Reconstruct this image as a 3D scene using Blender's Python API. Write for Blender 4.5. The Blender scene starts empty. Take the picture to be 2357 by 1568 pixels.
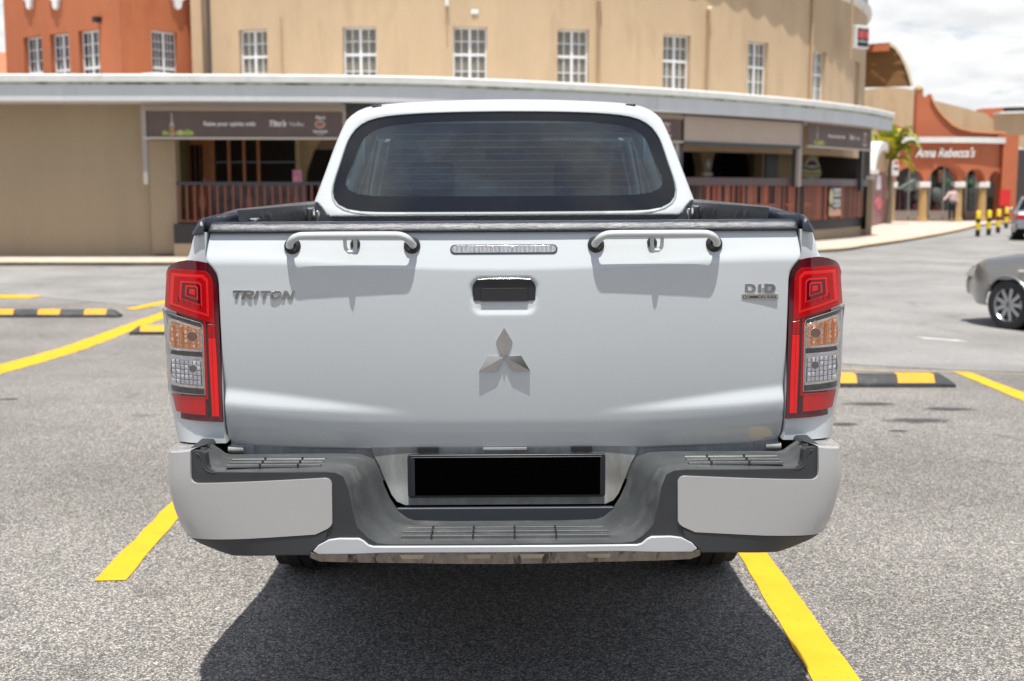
import bpy, bmesh, math, random
from mathutils import Vector, Matrix
random.seed(7)
R = math.radians
C = bpy.context.scene.collection
S = bpy.context.scene

# ------------------------------------------------------------------ camera, sky, sun, exposure
CAM_H, CAM_D, PITCH, YAW, FPX = 1.43, 3.26, 7.2016, 0.28, 2762.0
cam = bpy.data.cameras.new('camera'); co = bpy.data.objects.new('camera', cam); C.objects.link(co)
co.location = (0, -CAM_D, CAM_H)
co.rotation_euler = (R(90 - PITCH), 0, R(-YAW))
cam.sensor_width = 36; cam.sensor_fit = 'HORIZONTAL'; cam.lens = 36 * FPX / 2357
cam.clip_start = .05; cam.clip_end = 3000
cam.dof.use_dof = True; cam.dof.focus_distance = 3.12; cam.dof.aperture_fstop = 4.2
S.camera = co

SUN_EL = 76.0
w = bpy.data.worlds.new('World'); S.world = w; w.use_nodes = True
nt = w.node_tree; nt.nodes.clear()
def N(t, typ, **kw):
    n = t.nodes.new(typ)
    for k, v in kw.items():
        if hasattr(n, k): setattr(n, k, v)
    return n
sky = N(nt, 'ShaderNodeTexSky', sky_type='NISHITA', sun_disc=False)
sky.sun_elevation = R(SUN_EL); sky.sun_rotation = R(180); sky.air_density = 1.0; sky.dust_density = 1.2
tc = N(nt, 'ShaderNodeTexCoord')
sep = N(nt, 'ShaderNodeSeparateXYZ'); nt.links.new(tc.outputs['Generated'], sep.inputs[0])
zz = N(nt, 'ShaderNodeMath', operation='MAXIMUM'); nt.links.new(sep.outputs['Z'], zz.inputs[0]); zz.inputs[1].default_value = 0
za = N(nt, 'ShaderNodeMath', operation='ADD'); nt.links.new(zz.outputs[0], za.inputs[0]); za.inputs[1].default_value = .22
dx = N(nt, 'ShaderNodeMath', operation='DIVIDE'); nt.links.new(sep.outputs['X'], dx.inputs[0]); nt.links.new(za.outputs[0], dx.inputs[1])
dy = N(nt, 'ShaderNodeMath', operation='DIVIDE'); nt.links.new(sep.outputs['Y'], dy.inputs[0]); nt.links.new(za.outputs[0], dy.inputs[1])
cmb = N(nt, 'ShaderNodeCombineXYZ'); nt.links.new(dx.outputs[0], cmb.inputs[0]); nt.links.new(dy.outputs[0], cmb.inputs[1])
n1 = N(nt, 'ShaderNodeTexNoise'); n1.inputs['Scale'].default_value = 4.2; n1.inputs['Detail'].default_value = 9; n1.inputs['Roughness'].default_value = .58
n1.inputs['Distortion'].default_value = .35
nt.links.new(cmb.outputs[0], n1.inputs['Vector'])
cr_ = N(nt, 'ShaderNodeValToRGB'); cr_.color_ramp.elements[0].position = .44; cr_.color_ramp.elements[1].position = .62
# clouds close up towards the horizon, as seen edge-on
hz = N(nt, 'ShaderNodeMapRange'); hz.inputs[1].default_value = .0; hz.inputs[2].default_value = .38; hz.inputs[3].default_value = .30; hz.inputs[4].default_value = -.02
nt.links.new(zz.outputs[0], hz.inputs[0])
ah = N(nt, 'ShaderNodeMath', operation='ADD'); nt.links.new(n1.outputs['Fac'], ah.inputs[0]); nt.links.new(hz.outputs[0], ah.inputs[1])
nt.links.new(ah.outputs[0], cr_.inputs[0])
n2 = N(nt, 'ShaderNodeTexNoise'); n2.inputs['Scale'].default_value = 5.0; n2.inputs['Detail'].default_value = 6
nt.links.new(cmb.outputs[0], n2.inputs['Vector'])
cc = N(nt, 'ShaderNodeValToRGB')
cc.color_ramp.elements[0].position = .35; cc.color_ramp.elements[0].color = (5.9, 6.0, 6.1, 1)
cc.color_ramp.elements[1].position = .62; cc.color_ramp.elements[1].color = (7.7, 7.7, 7.7, 1)
nt.links.new(n2.outputs['Fac'], cc.inputs[0])
mx = N(nt, 'ShaderNodeMix', data_type='RGBA')
nt.links.new(cr_.outputs[0], mx.inputs[0]); nt.links.new(sky.outputs[0], mx.inputs[6]); nt.links.new(cc.outputs[0], mx.inputs[7])
bg = N(nt, 'ShaderNodeBackground'); bg.inputs['Strength'].default_value = .1
nt.links.new(mx.outputs[2], bg.inputs['Color'])
wo = N(nt, 'ShaderNodeOutputWorld'); nt.links.new(bg.outputs[0], wo.inputs[0])

sl = bpy.data.lights.new('sun', 'SUN'); so = bpy.data.objects.new('sun', sl); C.objects.link(so)
sl.energy = 4.8; sl.angle = R(.53); sl.color = (1, .965, .9)
so.rotation_euler = (R(90 - SUN_EL), 0, R(.6)); so.location = (0, -20, 60)

S.view_settings.view_transform = 'Standard'; S.view_settings.look = 'None'
S.view_settings.gamma = 1; S.view_settings.use_curve_mapping = False
S.view_settings.exposure = .50

# ------------------------------------------------------------------ helpers: materials
MATS = {}
def mat(name, col, rough=.5, metal=0., coat=0., var=0., vs=6., bump=0., bs=60., dirt=None, dscale=3., dlo=.55, dhi=.75, spec=None, emit=None, stretch=None):
    """procedural material: base colour broken up by noise, optional shaped dirt, noise relief"""
    if name in MATS: return MATS[name]
    m = bpy.data.materials.new(name); m.use_nodes = True; t = m.node_tree; t.nodes.clear()
    out = N(t, 'ShaderNodeOutputMaterial'); p = N(t, 'ShaderNodeBsdfPrincipled')
    t.links.new(p.outputs[0], out.inputs[0])
    p.inputs['Roughness'].default_value = rough; p.inputs['Metallic'].default_value = metal
    p.inputs['Coat Weight'].default_value = coat; p.inputs['Coat Roughness'].default_value = .03
    if spec is not None: p.inputs['Specular IOR Level'].default_value = spec
    c4 = (*col, 1)
    tcn = N(t, 'ShaderNodeTexCoord'); vec = tcn.outputs['Object']
    if stretch:
        mp = N(t, 'ShaderNodeMapping'); mp.inputs['Scale'].default_value = stretch
        t.links.new(vec, mp.inputs[0]); vec = mp.outputs[0]
    p.inputs['Base Color'].default_value = c4
    src = None
    if var > 0:
        n = N(t, 'ShaderNodeTexNoise'); n.inputs['Scale'].default_value = vs; n.inputs['Detail'].default_value = 7; n.inputs['Roughness'].default_value = .62
        t.links.new(vec, n.inputs['Vector'])
        mr = N(t, 'ShaderNodeMapRange'); mr.inputs[1].default_value = .3; mr.inputs[2].default_value = .7
        mr.inputs[3].default_value = 1 - var; mr.inputs[4].default_value = 1 + var
        t.links.new(n.outputs['Fac'], mr.inputs[0])
        hs = N(t, 'ShaderNodeMix', data_type='RGBA', blend_type='MULTIPLY'); hs.inputs[0].default_value = 1
        hs.inputs[6].default_value = c4
        t.links.new(mr.outputs[0], hs.inputs[7]); src = hs.outputs[2]
    if dirt:
        n = N(t, 'ShaderNodeTexNoise'); n.inputs['Scale'].default_value = dscale; n.inputs['Detail'].default_value = 8; n.inputs['Roughness'].default_value = .7
        t.links.new(vec, n.inputs['Vector'])
        mr = N(t, 'ShaderNodeMapRange'); mr.inputs[1].default_value = dlo; mr.inputs[2].default_value = dhi
        t.links.new(n.outputs['Fac'], mr.inputs[0])
        dm = N(t, 'ShaderNodeMix', data_type='RGBA'); dm.inputs[6].default_value = c4; dm.inputs[7].default_value = (*dirt, 1)
        t.links.new(mr.outputs[0], dm.inputs[0])
        if src: t.links.new(src, dm.inputs[6])
        src = dm.outputs[2]
    if src: t.links.new(src, p.inputs['Base Color'])
    if bump > 0:
        n = N(t, 'ShaderNodeTexNoise'); n.inputs['Scale'].default_value = bs; n.inputs['Detail'].default_value = 4
        t.links.new(vec, n.inputs['Vector'])
        b = N(t, 'ShaderNodeBump'); b.inputs['Strength'].default_value = bump; b.inputs['Distance'].default_value = .5 / bs
        t.links.new(n.outputs['Fac'], b.inputs['Height']); t.links.new(b.outputs[0], p.inputs['Normal'])
    if emit:
        p.inputs['Emission Color'].default_value = (*emit[0], 1); p.inputs['Emission Strength'].default_value = emit[1]
    MATS[name] = m; return m

def thin_glass(name, tint, refl=1.0, rough=.0, dust_cloud_film=0., haze_col=(.5, .55, .55), wave=0):
    if name in MATS: return MATS[name]
    m = bpy.data.materials.new(name); m.use_nodes = True; t = m.node_tree; t.nodes.clear()
    out = N(t, 'ShaderNodeOutputMaterial')
    tr = N(t, 'ShaderNodeBsdfTransparent'); tr.inputs[0].default_value = (*tint, 1)
    gl = N(t, 'ShaderNodeBsdfGlossy'); gl.inputs['Roughness'].default_value = rough
    lw = N(t, 'ShaderNodeLayerWeight'); lw.inputs['Blend'].default_value = .5
    pw = N(t, 'ShaderNodeMath', operation='POWER'); pw.inputs[1].default_value = 5; t.links.new(lw.outputs['Facing'], pw.inputs[0])
    fr = N(t, 'ShaderNodeMath', operation='MULTIPLY_ADD'); fr.inputs[1].default_value = .95; fr.inputs[2].default_value = .045; t.links.new(pw.outputs[0], fr.inputs[0])
    if wave:
        tw = N(t, 'ShaderNodeTexCoord'); mpw = N(t, 'ShaderNodeMapping'); mpw.inputs['Scale'].default_value = (1.2, 1, 9); t.links.new(tw.outputs['Object'], mpw.inputs[0])
        nw = N(t, 'ShaderNodeTexNoise'); nw.inputs['Scale'].default_value = 2.2; nw.inputs['Detail'].default_value = 2; t.links.new(mpw.outputs[0], nw.inputs['Vector'])
        bw_ = N(t, 'ShaderNodeBump'); bw_.inputs['Strength'].default_value = 1; bw_.inputs['Distance'].default_value = wave; t.links.new(nw.outputs['Fac'], bw_.inputs['Height']); t.links.new(bw_.outputs[0], gl.inputs['Normal'])
    ml = N(t, 'ShaderNodeMath', operation='MULTIPLY'); ml.inputs[1].default_value = refl; ml.use_clamp = True
    t.links.new(fr.outputs[0], ml.inputs[0])
    mix = N(t, 'ShaderNodeMixShader'); t.links.new(ml.outputs[0], mix.inputs[0])
    base = tr.outputs[0]
    if dust_cloud_film:  # fine dust specks, plus broad noise that paints in cloud reflections
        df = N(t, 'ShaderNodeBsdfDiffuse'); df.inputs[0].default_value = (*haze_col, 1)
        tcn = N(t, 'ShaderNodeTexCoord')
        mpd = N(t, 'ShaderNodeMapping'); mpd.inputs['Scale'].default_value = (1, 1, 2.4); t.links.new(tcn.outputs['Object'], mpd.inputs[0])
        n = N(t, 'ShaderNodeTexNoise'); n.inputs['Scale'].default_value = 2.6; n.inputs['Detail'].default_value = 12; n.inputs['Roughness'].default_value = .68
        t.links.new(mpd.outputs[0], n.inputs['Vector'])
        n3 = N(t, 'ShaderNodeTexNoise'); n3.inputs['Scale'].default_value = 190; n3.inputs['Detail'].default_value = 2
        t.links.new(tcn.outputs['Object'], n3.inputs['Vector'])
        r3 = N(t, 'ShaderNodeMapRange'); r3.inputs[1].default_value = .64; r3.inputs[2].default_value = .72; r3.inputs[3].default_value = 0; r3.inputs[4].default_value = dust_cloud_film * 2.5
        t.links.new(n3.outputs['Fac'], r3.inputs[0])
        mr = N(t, 'ShaderNodeMapRange'); mr.inputs[1].default_value = .42; mr.inputs[2].default_value = .68; mr.inputs[3].default_value = 0; mr.inputs[4].default_value = dust_cloud_film * 1.5
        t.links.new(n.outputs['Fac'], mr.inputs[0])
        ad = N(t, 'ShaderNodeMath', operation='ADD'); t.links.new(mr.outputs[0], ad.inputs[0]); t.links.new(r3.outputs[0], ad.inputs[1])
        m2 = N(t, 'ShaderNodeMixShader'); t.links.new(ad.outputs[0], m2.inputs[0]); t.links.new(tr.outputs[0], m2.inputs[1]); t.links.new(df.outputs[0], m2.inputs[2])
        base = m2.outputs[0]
    t.links.new(base, mix.inputs[1]); t.links.new(gl.outputs[0], mix.inputs[2])
    t.links.new(mix.outputs[0], out.inputs[0])
    MATS[name] = m; return m

# ------------------------------------------------------------------ helpers: meshes
class MB:
    def __init__(s): s.v = []; s.f = []
    def add(s, vs, fs):
        o = len(s.v); s.v += [tuple(p) for p in vs]; s.f += [tuple(i + o for i in f) for f in fs]; return s
    def box(s, x0, x1, y0, y1, z0, z1, M=None):
        vs = [(x, y, z) for x in (x0, x1) for y in (y0, y1) for z in (z0, z1)]
        if M: vs = [M @ Vector(p) for p in vs]
        return s.add(vs, [(0, 1, 3, 2), (4, 6, 7, 5), (0, 4, 5, 1), (2, 3, 7, 6), (0, 2, 6, 4), (1, 5, 7, 3)])
    def grid(s, rows, closed=False):
        """rows: list of equal-length point lists"""
        n = len(rows[0]); vs = [p for r in rows for p in r]; fs = []
        for i in range(len(rows) - 1):
            for j in range(n - (0 if closed else 1)):
                a = i * n + j; b = i * n + (j + 1) % n
                fs.append((a, b, b + n, a + n))
        return s.add(vs, fs)
    def prism(s, poly, axis, a, b):
        """poly 2D list; axis 'x': (y,z) , 'y': (x,z), 'z': (x,y)"""
        def P(p, t): return {'x': (t, p[0], p[1]), 'y': (p[0], t, p[1]), 'z': (p[0], p[1], t)}[axis]
        n = len(poly)
        return s.add([P(p, a) for p in poly] + [P(p, b) for p in poly],
                     [tuple(range(n))[::-1], tuple(range(n, 2 * n))] + [(i, (i + 1) % n, n + (i + 1) % n, n + i) for i in range(n)])
    def tube(s, path, r, n=10, closed=False):
        pts = [Vector(p) for p in path]; rows = []; m = len(pts)
        rr = r if isinstance(r, (list, tuple)) else [r] * m
        up = Vector((0, 0, 1)); prev = None
        for i, p in enumerate(pts):
            if closed: d = pts[(i + 1) % m] - pts[i - 1]
            else: d = pts[min(i + 1, m - 1)] - pts[max(i - 1, 0)]
            d.normalize()
            if prev is None:
                a = d.cross(up)
                if a.length < 1e-3: a = d.cross(Vector((1, 0, 0)))
            else: a = prev - d * prev.dot(d)
            a.normalize(); prev = a; b = d.cross(a)
            rows.append([p + (a * math.cos(t) + b * math.sin(t)) * rr[i] for t in [2 * math.pi * k / n for k in range(n)]])
        if closed: rows.append(rows[0])
        s.grid(rows, True)
        if not closed:
            o = len(s.v); s.f.append(tuple(range(o - n, o))); s.f.append(tuple(range(o - len(rows) * n, o - len(rows) * n + n))[::-1])
        return s
    def lathe(s, prof, c=(0, 0, 0), axis='z', n=24):
        rows = []
        for k in range(n):
            a = 2 * math.pi * k / n; row = []
            for r, h in prof:
                u, v = r * math.cos(a), r * math.sin(a)
                row.append({'z': (c[0] + u, c[1] + v, c[2] + h), 'x': (c[0] + h, c[1] + u, c[2] + v), 'y': (c[0] + u, c[1] + h, c[2] + v)}[axis])
            rows.append(row)
        rows.append(rows[0]); return s.grid(rows)
    def build(s, name, m, parent=None, smooth=35, bevel=0, seg=2, subsurf=0, loc=None):
        me = bpy.data.meshes.new(name)
        me.from_pydata([tuple(v) for v in s.v], [], s.f)
        bm = bmesh.new(); bm.from_mesh(me)
        bmesh.ops.remove_doubles(bm, verts=bm.verts, dist=1e-5)
        bmesh.ops.recalc_face_normals(bm, faces=bm.faces); bm.to_mesh(me); bm.free()
        return finish(me, name, m, parent, smooth, bevel, seg, subsurf, loc)
def finish(me, name, m, parent=None, smooth=35, bevel=0, seg=2, subsurf=0, loc=None):
    if m: me.materials.append(m)
    if smooth:
        for p in me.polygons: p.use_smooth = True
        if not bevel: me.set_sharp_from_angle(angle=R(smooth))
    o = bpy.data.objects.new(name, me); C.objects.link(o)
    if parent: o.parent = parent
    if loc: o.location = loc
    if bevel:
        b = o.modifiers.new('bevel', 'BEVEL'); b.width = bevel; b.segments = seg; b.limit_method = 'ANGLE'; b.angle_limit = R(38); b.harden_normals = True
    if subsurf:
        b = o.modifiers.new('sub', 'SUBSURF'); b.levels = b.render_levels = subsurf
    return o
def tag(o, label=None, cat=None, group=None, kind=None):
    if label: o['label'] = label
    if cat: o['category'] = cat
    if group: o['group'] = group
    if kind: o['kind'] = kind
    return o
def thing(name, label, cat, loc=(0, 0, 0), rz=0, group=None):
    o = bpy.data.objects.new(name, None); C.objects.link(o); o.location = loc; o.rotation_euler = (0, 0, rz)
    o.empty_display_size = .1
    return tag(o, label, cat, group)
def copy_tree(o, parent=None):
    c = o.copy(); C.objects.link(c); c.parent = parent
    for ch in list(o.children): copy_tree(ch, c)
    return c

def cat(xs, ys, x):
    """smooth interpolation through table points"""
    if x <= xs[0]: return ys[0]
    if x >= xs[-1]: return ys[-1]
    i = 0
    while xs[i + 1] < x: i += 1
    h = xs[i + 1] - xs[i]; t = (x - xs[i]) / h
    def sl(k):
        if k <= 0 or k >= len(xs) - 1:
            return 0 if k <= 0 else (ys[-1] - ys[-2]) / (xs[-1] - xs[-2])
        a = (ys[k] - ys[k - 1]) / (xs[k] - xs[k - 1]); b = (ys[k + 1] - ys[k]) / (xs[k + 1] - xs[k])
        return 0 if a * b <= 0 else 2 * a * b / (a + b)
    m0, m1 = sl(i) * h, sl(i + 1) * h
    return (2 * t**3 - 3 * t**2 + 1) * ys[i] + (t**3 - 2 * t**2 + t) * m0 + (-2 * t**3 + 3 * t**2) * ys[i + 1] + (t**3 - t**2) * m1
def lin(xs, ys, x):
    if x <= xs[0]: return ys[0]
    for i in range(len(xs) - 1):
        if x <= xs[i + 1]: return ys[i] + (ys[i + 1] - ys[i]) * (x - xs[i]) / (xs[i + 1] - xs[i])
    return ys[-1]
def spl(path, n=5):
    out = []
    for i in range(len(path) - 1):
        p0, p1, p2, p3 = path[max(i - 1, 0)], path[i], path[i + 1], path[min(i + 2, len(path) - 1)]
        for k in range(n):
            t = k / n
            out.append(tuple(.5 * (2 * p1[a] + (-p0[a] + p2[a]) * t + (2 * p0[a] - 5 * p1[a] + 4 * p2[a] - p3[a]) * t * t + (-p0[a] + 3 * p1[a] - 3 * p2[a] + p3[a]) * t**3) for a in range(len(p1))))
    out.append(path[-1]); return out
def sm(t): t = max(0, min(1, t)); return t * t * (3 - 2 * t)

def flatcut(poly, sx=None, sz=None):
    """fill a 2D polygon and cut it on a lattice; returns verts, faces, boundary edges"""
    bm = bmesh.new(); vs = [bm.verts.new((p[0], 0, p[1])) for p in poly]; bm.faces.new(vs)
    xs = [p[0] for p in poly]; zs = [p[1] for p in poly]
    for st, lo, hi, ax in ((sx, min(xs), max(xs), 0), (sz, min(zs), max(zs), 2)):
        if not st: continue
        k = math.floor(lo / st) + 1
        while k * st < hi - 1e-6:
            co_ = [0, 0, 0]; co_[ax] = k * st; no = [0, 0, 0]; no[ax] = 1
            bmesh.ops.bisect_plane(bm, geom=bm.verts[:] + bm.edges[:] + bm.faces[:], dist=1e-6, plane_co=co_, plane_no=no)
            k += 1
    # concave pieces are triangulated so nothing folds
    big = [f for f in bm.faces if len(f.verts) > 4]
    if big: bmesh.ops.triangulate(bm, faces=big)
    bm.verts.index_update()
    V = [(v.co.x, v.co.z) for v in bm.verts]; F = [[v.index for v in f.verts] for f in bm.faces]
    B = [(e.verts[0].index, e.verts[1].index) for e in bm.edges if len(e.link_faces) == 1]
    bm.free(); return V, F, B
def panel(poly, surf, thick, name, m, parent, sx=.03, sz=None, bevel=.002, seg=2, off=0, mir=1, smooth=35):
    """a slab cut to `poly` (X,z) that follows surf(X,z,off)->xyz"""
    V, F, B = flatcut(poly, sx, sz); n = len(V)
    A = [surf(x, z, off) for x, z in V] + [surf(x, z, off - thick) for x, z in V]
    A = [(mir * p[0], p[1], p[2]) for p in A]
    mb = MB().add(A, [tuple(f) for f in F] + [tuple(i + n for i in f[::-1]) for f in F] + [(a, b, b + n, a + n) for a, b in B])
    return mb.build(name, m, parent, smooth=smooth, bevel=bevel, seg=seg)
def rrect(x0, x1, z0, z1, r, n=5, corners=(1, 1, 1, 1)):
    out = []
    for (cx, cz, a0, on) in ((x1 - r, z1 - r, 0, corners[0]), (x0 + r, z1 - r, 90, corners[1]), (x0 + r, z0 + r, 180, corners[2]), (x1 - r, z0 + r, 270, corners[3])):
        if on:
            for k in range(n + 1):
                a = R(a0 + 90 * k / n); out.append((cx + r * math.cos(a), cz + r * math.sin(a)))
        else:
            out.append((cx + (r if a0 in (0, 270) else -r), cz + (r if a0 in (0, 90) else -r)))
    return out
def text_mesh(txt, size, depth, m, name, parent, loc, rot=(90, 0, 0), shear=0, sxy=(1, 1), offset=0, bevel=0, align='CENTER', spacing=1.0):
    cu = bpy.data.curves.new(name, 'FONT'); cu.body = txt; cu.size = size; cu.extrude = depth; cu.shear = shear
    cu.align_x = align; cu.offset = offset; cu.bevel_depth = bevel; cu.bevel_resolution = 1; cu.space_character = spacing
    cu.resolution_u = 3
    to = bpy.data.objects.new('tmp', cu); C.objects.link(to)
    bpy.context.view_layer.update()
    me = bpy.data.meshes.new_from_object(to.evaluated_get(bpy.context.evaluated_depsgraph_get()))
    bpy.data.objects.remove(to); bpy.data.curves.remove(cu)
    me.name = name
    for v in me.vertices: v.co.x *= sxy[0]; v.co.y *= sxy[1]
    me.materials.clear(); me.materials.append(m)
    o = bpy.data.objects.new(name, me); C.objects.link(o)
    if parent: o.parent = parent
    o.location = loc; o.rotation_euler = tuple(R(a) for a in rot)
    return o
def solidify_poly(poly, y0, y1): return MB().prism(poly, 'y', y0, y1)
# ------------------------------------------------------------------ ground
def gz(y):
    return -.25 * sm((y - 2.5) / 7.5)

def asphalt(name, lo, hi, fleck, sc, contrast=1., stains=True):
    m = bpy.data.materials.new(name); m.use_nodes = True; t = m.node_tree; t.nodes.clear()
    out = N(t, 'ShaderNodeOutputMaterial'); p = N(t, 'ShaderNodeBsdfPrincipled'); t.links.new(p.outputs[0], out.inputs[0])
    p.inputs['Roughness'].default_value = .85; p.inputs['Specular IOR Level'].default_value = .3
    tcn = N(t, 'ShaderNodeTexCoord'); vec = tcn.outputs['Object']
    # jittered coordinates so stones are not round cells
    nz = N(t, 'ShaderNodeTexNoise'); nz.inputs['Scale'].default_value = sc * 1.3; nz.inputs['Detail'].default_value = 2; t.links.new(vec, nz.inputs['Vector'])
    mxv = N(t, 'ShaderNodeMix', data_type='VECTOR'); mxv.inputs[0].default_value = .012
    t.links.new(vec, mxv.inputs[4]); t.links.new(nz.outputs['Color'], mxv.inputs[5])
    v1 = N(t, 'ShaderNodeTexVoronoi'); v1.inputs['Scale'].default_value = sc; t.links.new(mxv.outputs[1], v1.inputs['Vector'])
    r1 = N(t, 'ShaderNodeValToRGB'); e = r1.color_ramp.elements
    s1 = N(t, 'ShaderNodeSeparateColor'); t.links.new(v1.outputs['Color'], s1.inputs[0]); t.links.new(s1.outputs[0], r1.inputs[0])
    e[0].position = 0; e[0].color = (*lo, 1); e[1].position = .55; e[1].color = (*hi, 1)
    a = e.new(.80); a.color = tuple((hi[i] + fleck[i]) / 2 for i in range(3)) + (1,)
    a = e.new(.97); a.color = (*fleck, 1)
    # larger stones
    v2 = N(t, 'ShaderNodeTexVoronoi'); v2.inputs['Scale'].default_value = sc * .48; t.links.new(mxv.outputs[1], v2.inputs['Vector'])
    s2 = N(t, 'ShaderNodeSeparateColor'); t.links.new(v2.outputs['Color'], s2.inputs[0])
    g2 = N(t, 'ShaderNodeMath', operation='GREATER_THAN'); g2.inputs[1].default_value = .86; t.links.new(s2.outputs[1], g2.inputs[0])
    l2 = N(t, 'ShaderNodeMath', operation='LESS_THAN'); l2.inputs[1].default_value = .36; t.links.new(v2.outputs['Distance'], l2.inputs[0])
    m2 = N(t, 'ShaderNodeMath', operation='MULTIPLY'); t.links.new(g2.outputs[0], m2.inputs[0]); t.links.new(l2.outputs[0], m2.inputs[1])
    sc2 = N(t, 'ShaderNodeValToRGB'); sc2.color_ramp.elements[0].color = (*lo, 1); sc2.color_ramp.elements[1].color = (fleck[0] * 1.1, fleck[1] * 1.04, fleck[2] * .98, 1)
    t.links.new(s2.outputs[2], sc2.inputs[0])
    mA = N(t, 'ShaderNodeMix', data_type='RGBA'); t.links.new(m2.outputs[0], mA.inputs[0]); t.links.new(r1.outputs[0], mA.inputs[6]); t.links.new(sc2.outputs[0], mA.inputs[7])
    # binder film between the stones
    d1 = N(t, 'ShaderNodeMapRange'); d1.inputs[1].default_value = .30; d1.inputs[2].default_value = .62; d1.inputs[3].default_value = 1; d1.inputs[4].default_value = .58
    t.links.new(v1.outputs['Distance'], d1.inputs[0])
    mB = N(t, 'ShaderNodeMix', data_type='RGBA', blend_type='MULTIPLY'); mB.inputs[0].default_value = contrast
    t.links.new(mA.outputs[2], mB.inputs[6]); t.links.new(d1.outputs[0], mB.inputs[7])
    # broad wear
    n3 = N(t, 'ShaderNodeTexNoise'); n3.inputs['Scale'].default_value = .55; n3.inputs['Detail'].default_value = 8; n3.inputs['Roughness'].default_value = .6; t.links.new(vec, n3.inputs['Vector'])
    r3 = N(t, 'ShaderNodeMapRange'); r3.inputs[1].default_value = .3; r3.inputs[2].default_value = .7; r3.inputs[3].default_value = .70; r3.inputs[4].default_value = 1.14; t.links.new(n3.outputs['Fac'], r3.inputs[0])
    mC = N(t, 'ShaderNodeMix', data_type='RGBA', blend_type='MULTIPLY'); mC.inputs[0].default_value = 1
    t.links.new(mB.outputs[2], mC.inputs[6]); t.links.new(r3.outputs[0], mC.inputs[7])
    src = mC.outputs[2]
    if stains:
        n4 = N(t, 'ShaderNodeTexNoise'); n4.inputs['Scale'].default_value = 1.9; n4.inputs['Detail'].default_value = 5; n4.inputs['Distortion'].default_value = .6; t.links.new(vec, n4.inputs['Vector'])
        r4 = N(t, 'ShaderNodeMapRange'); r4.inputs[1].default_value = .62; r4.inputs[2].default_value = .76; r4.inputs[3].default_value = 0; r4.inputs[4].default_value = .6; t.links.new(n4.outputs['Fac'], r4.inputs[0])
        mD = N(t, 'ShaderNodeMix', data_type='RGBA'); t.links.new(r4.outputs[0], mD.inputs[0]); t.links.new(src, mD.inputs[6]); mD.inputs[7].default_value = (.035, .033, .03, 1)
        src = mD.outputs[2]
    t.links.new(src, p.inputs['Base Color'])
    b = N(t, 'ShaderNodeBump'); b.inputs['Strength'].default_value = .38; b.inputs['Distance'].default_value = .004
    iv = N(t, 'ShaderNodeMath', operation='SUBTRACT'); iv.inputs[0].default_value = 1; t.links.new(v1.outputs['Distance'], iv.inputs[1])
    ad = N(t, 'ShaderNodeMath', operation='ADD'); t.links.new(iv.outputs[0], ad.inputs[0])
    mm = N(t, 'ShaderNodeMath', operation='MULTIPLY'); mm.inputs[1].default_value = .8; t.links.new(s1.outputs[1], mm.inputs[0]); t.links.new(mm.outputs[0], ad.inputs[1])
    t.links.new(ad.outputs[0], b.inputs['Height']); t.links.new(b.outputs[0], p.inputs['Normal'])
    return m
M_lot = asphalt('coarse_asphalt', (.090, .089, .089), (.230, .217, .206), (.66, .61, .54), 185)
M_road = asphalt('road_asphalt', (.22, .215, .207), (.275, .267, .255), (.36, .348, .335), 90, contrast=.35)

xs = [-400, -150, -60, -30, -15, -8, -4, -2, 0, 2, 4, 8, 15, 30, 60, 150, 400]
ys = [-300, -120, -50, -20, -8, -4] + [i * .5 for i in range(-4, 26)] + [14, 18, 25, 40, 70, 120, 250, 600]
mb = MB(); mb.grid([[(x, y, gz(y)) for x in xs] for y in ys])
ground = tag(mb.build('parking_lot', M_lot, smooth=60), kind='structure')

def strip_on_ground(pts, dz, name, m, parent, step=.4):
    """flat quad/polygon laid on the sloping ground, cut so it follows it"""
    V, F, B = flatcut(pts, step if step > .3 else None, step)
    return MB().add([(x, y, gz(y) + dz) for x, y in V], [tuple(f) for f in F]).build(name, m, parent, smooth=60)

curb = [(-60, 23.0), (-22, 23.0), (-11.08, 23.07), (-7.28, 23.05), (-3.5, 23.35), (0, 24.4), (4.2, 26.3), (8.47, 28.56), (10.47, 31.40), (13.19, 35.75), (16.3, 41.2), (18.6, 45.5), (21.5, 51.0), (26, 57), (34, 62), (60, 66)]
def dense(pts, n=6):
    out = []
    for i in range(len(pts) - 1):
        p0, p1, p2, p3 = pts[max(i - 1, 0)], pts[i], pts[i + 1], pts[min(i + 2, len(pts) - 1)]
        for k in range(n):
            t = k / n
            out.append(tuple(.5 * ((2 * p1[a]) + (-p0[a] + p2[a]) * t + (2 * p0[a] - 5 * p1[a] + 4 * p2[a] - p3[a]) * t * t + (-p0[a] + 3 * p1[a] - 3 * p2[a] + p3[a]) * t**3) for a in range(2)))
    out.append(pts[-1]); return out
curbd = dense(curb, 5)
# road sheet from the edge of the lot to the kerb
mb = MB(); rowA = []; rowB = []
for (x, y) in curbd:
    xa = x; ya = 7.25 - .73 * (xa - 4) if xa < 4 else 7.25 - .25 * (xa - 4)
    ya = max(ya, 2)
    rowA.append((xa, min(ya, y - .5))); rowB.append((x, y + .3))
rows = []
for k in range(13):
    t = (k / 12) ** 1.3
    rows.append([(a[0], a[1] + (b[1] - a[1]) * t, gz(a[1] + (b[1] - a[1]) * t) + .004) for a, b in zip(rowA, rowB)])
mb.grid(rows)
road = tag(mb.build('road', M_road, smooth=60), kind='structure')

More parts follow.
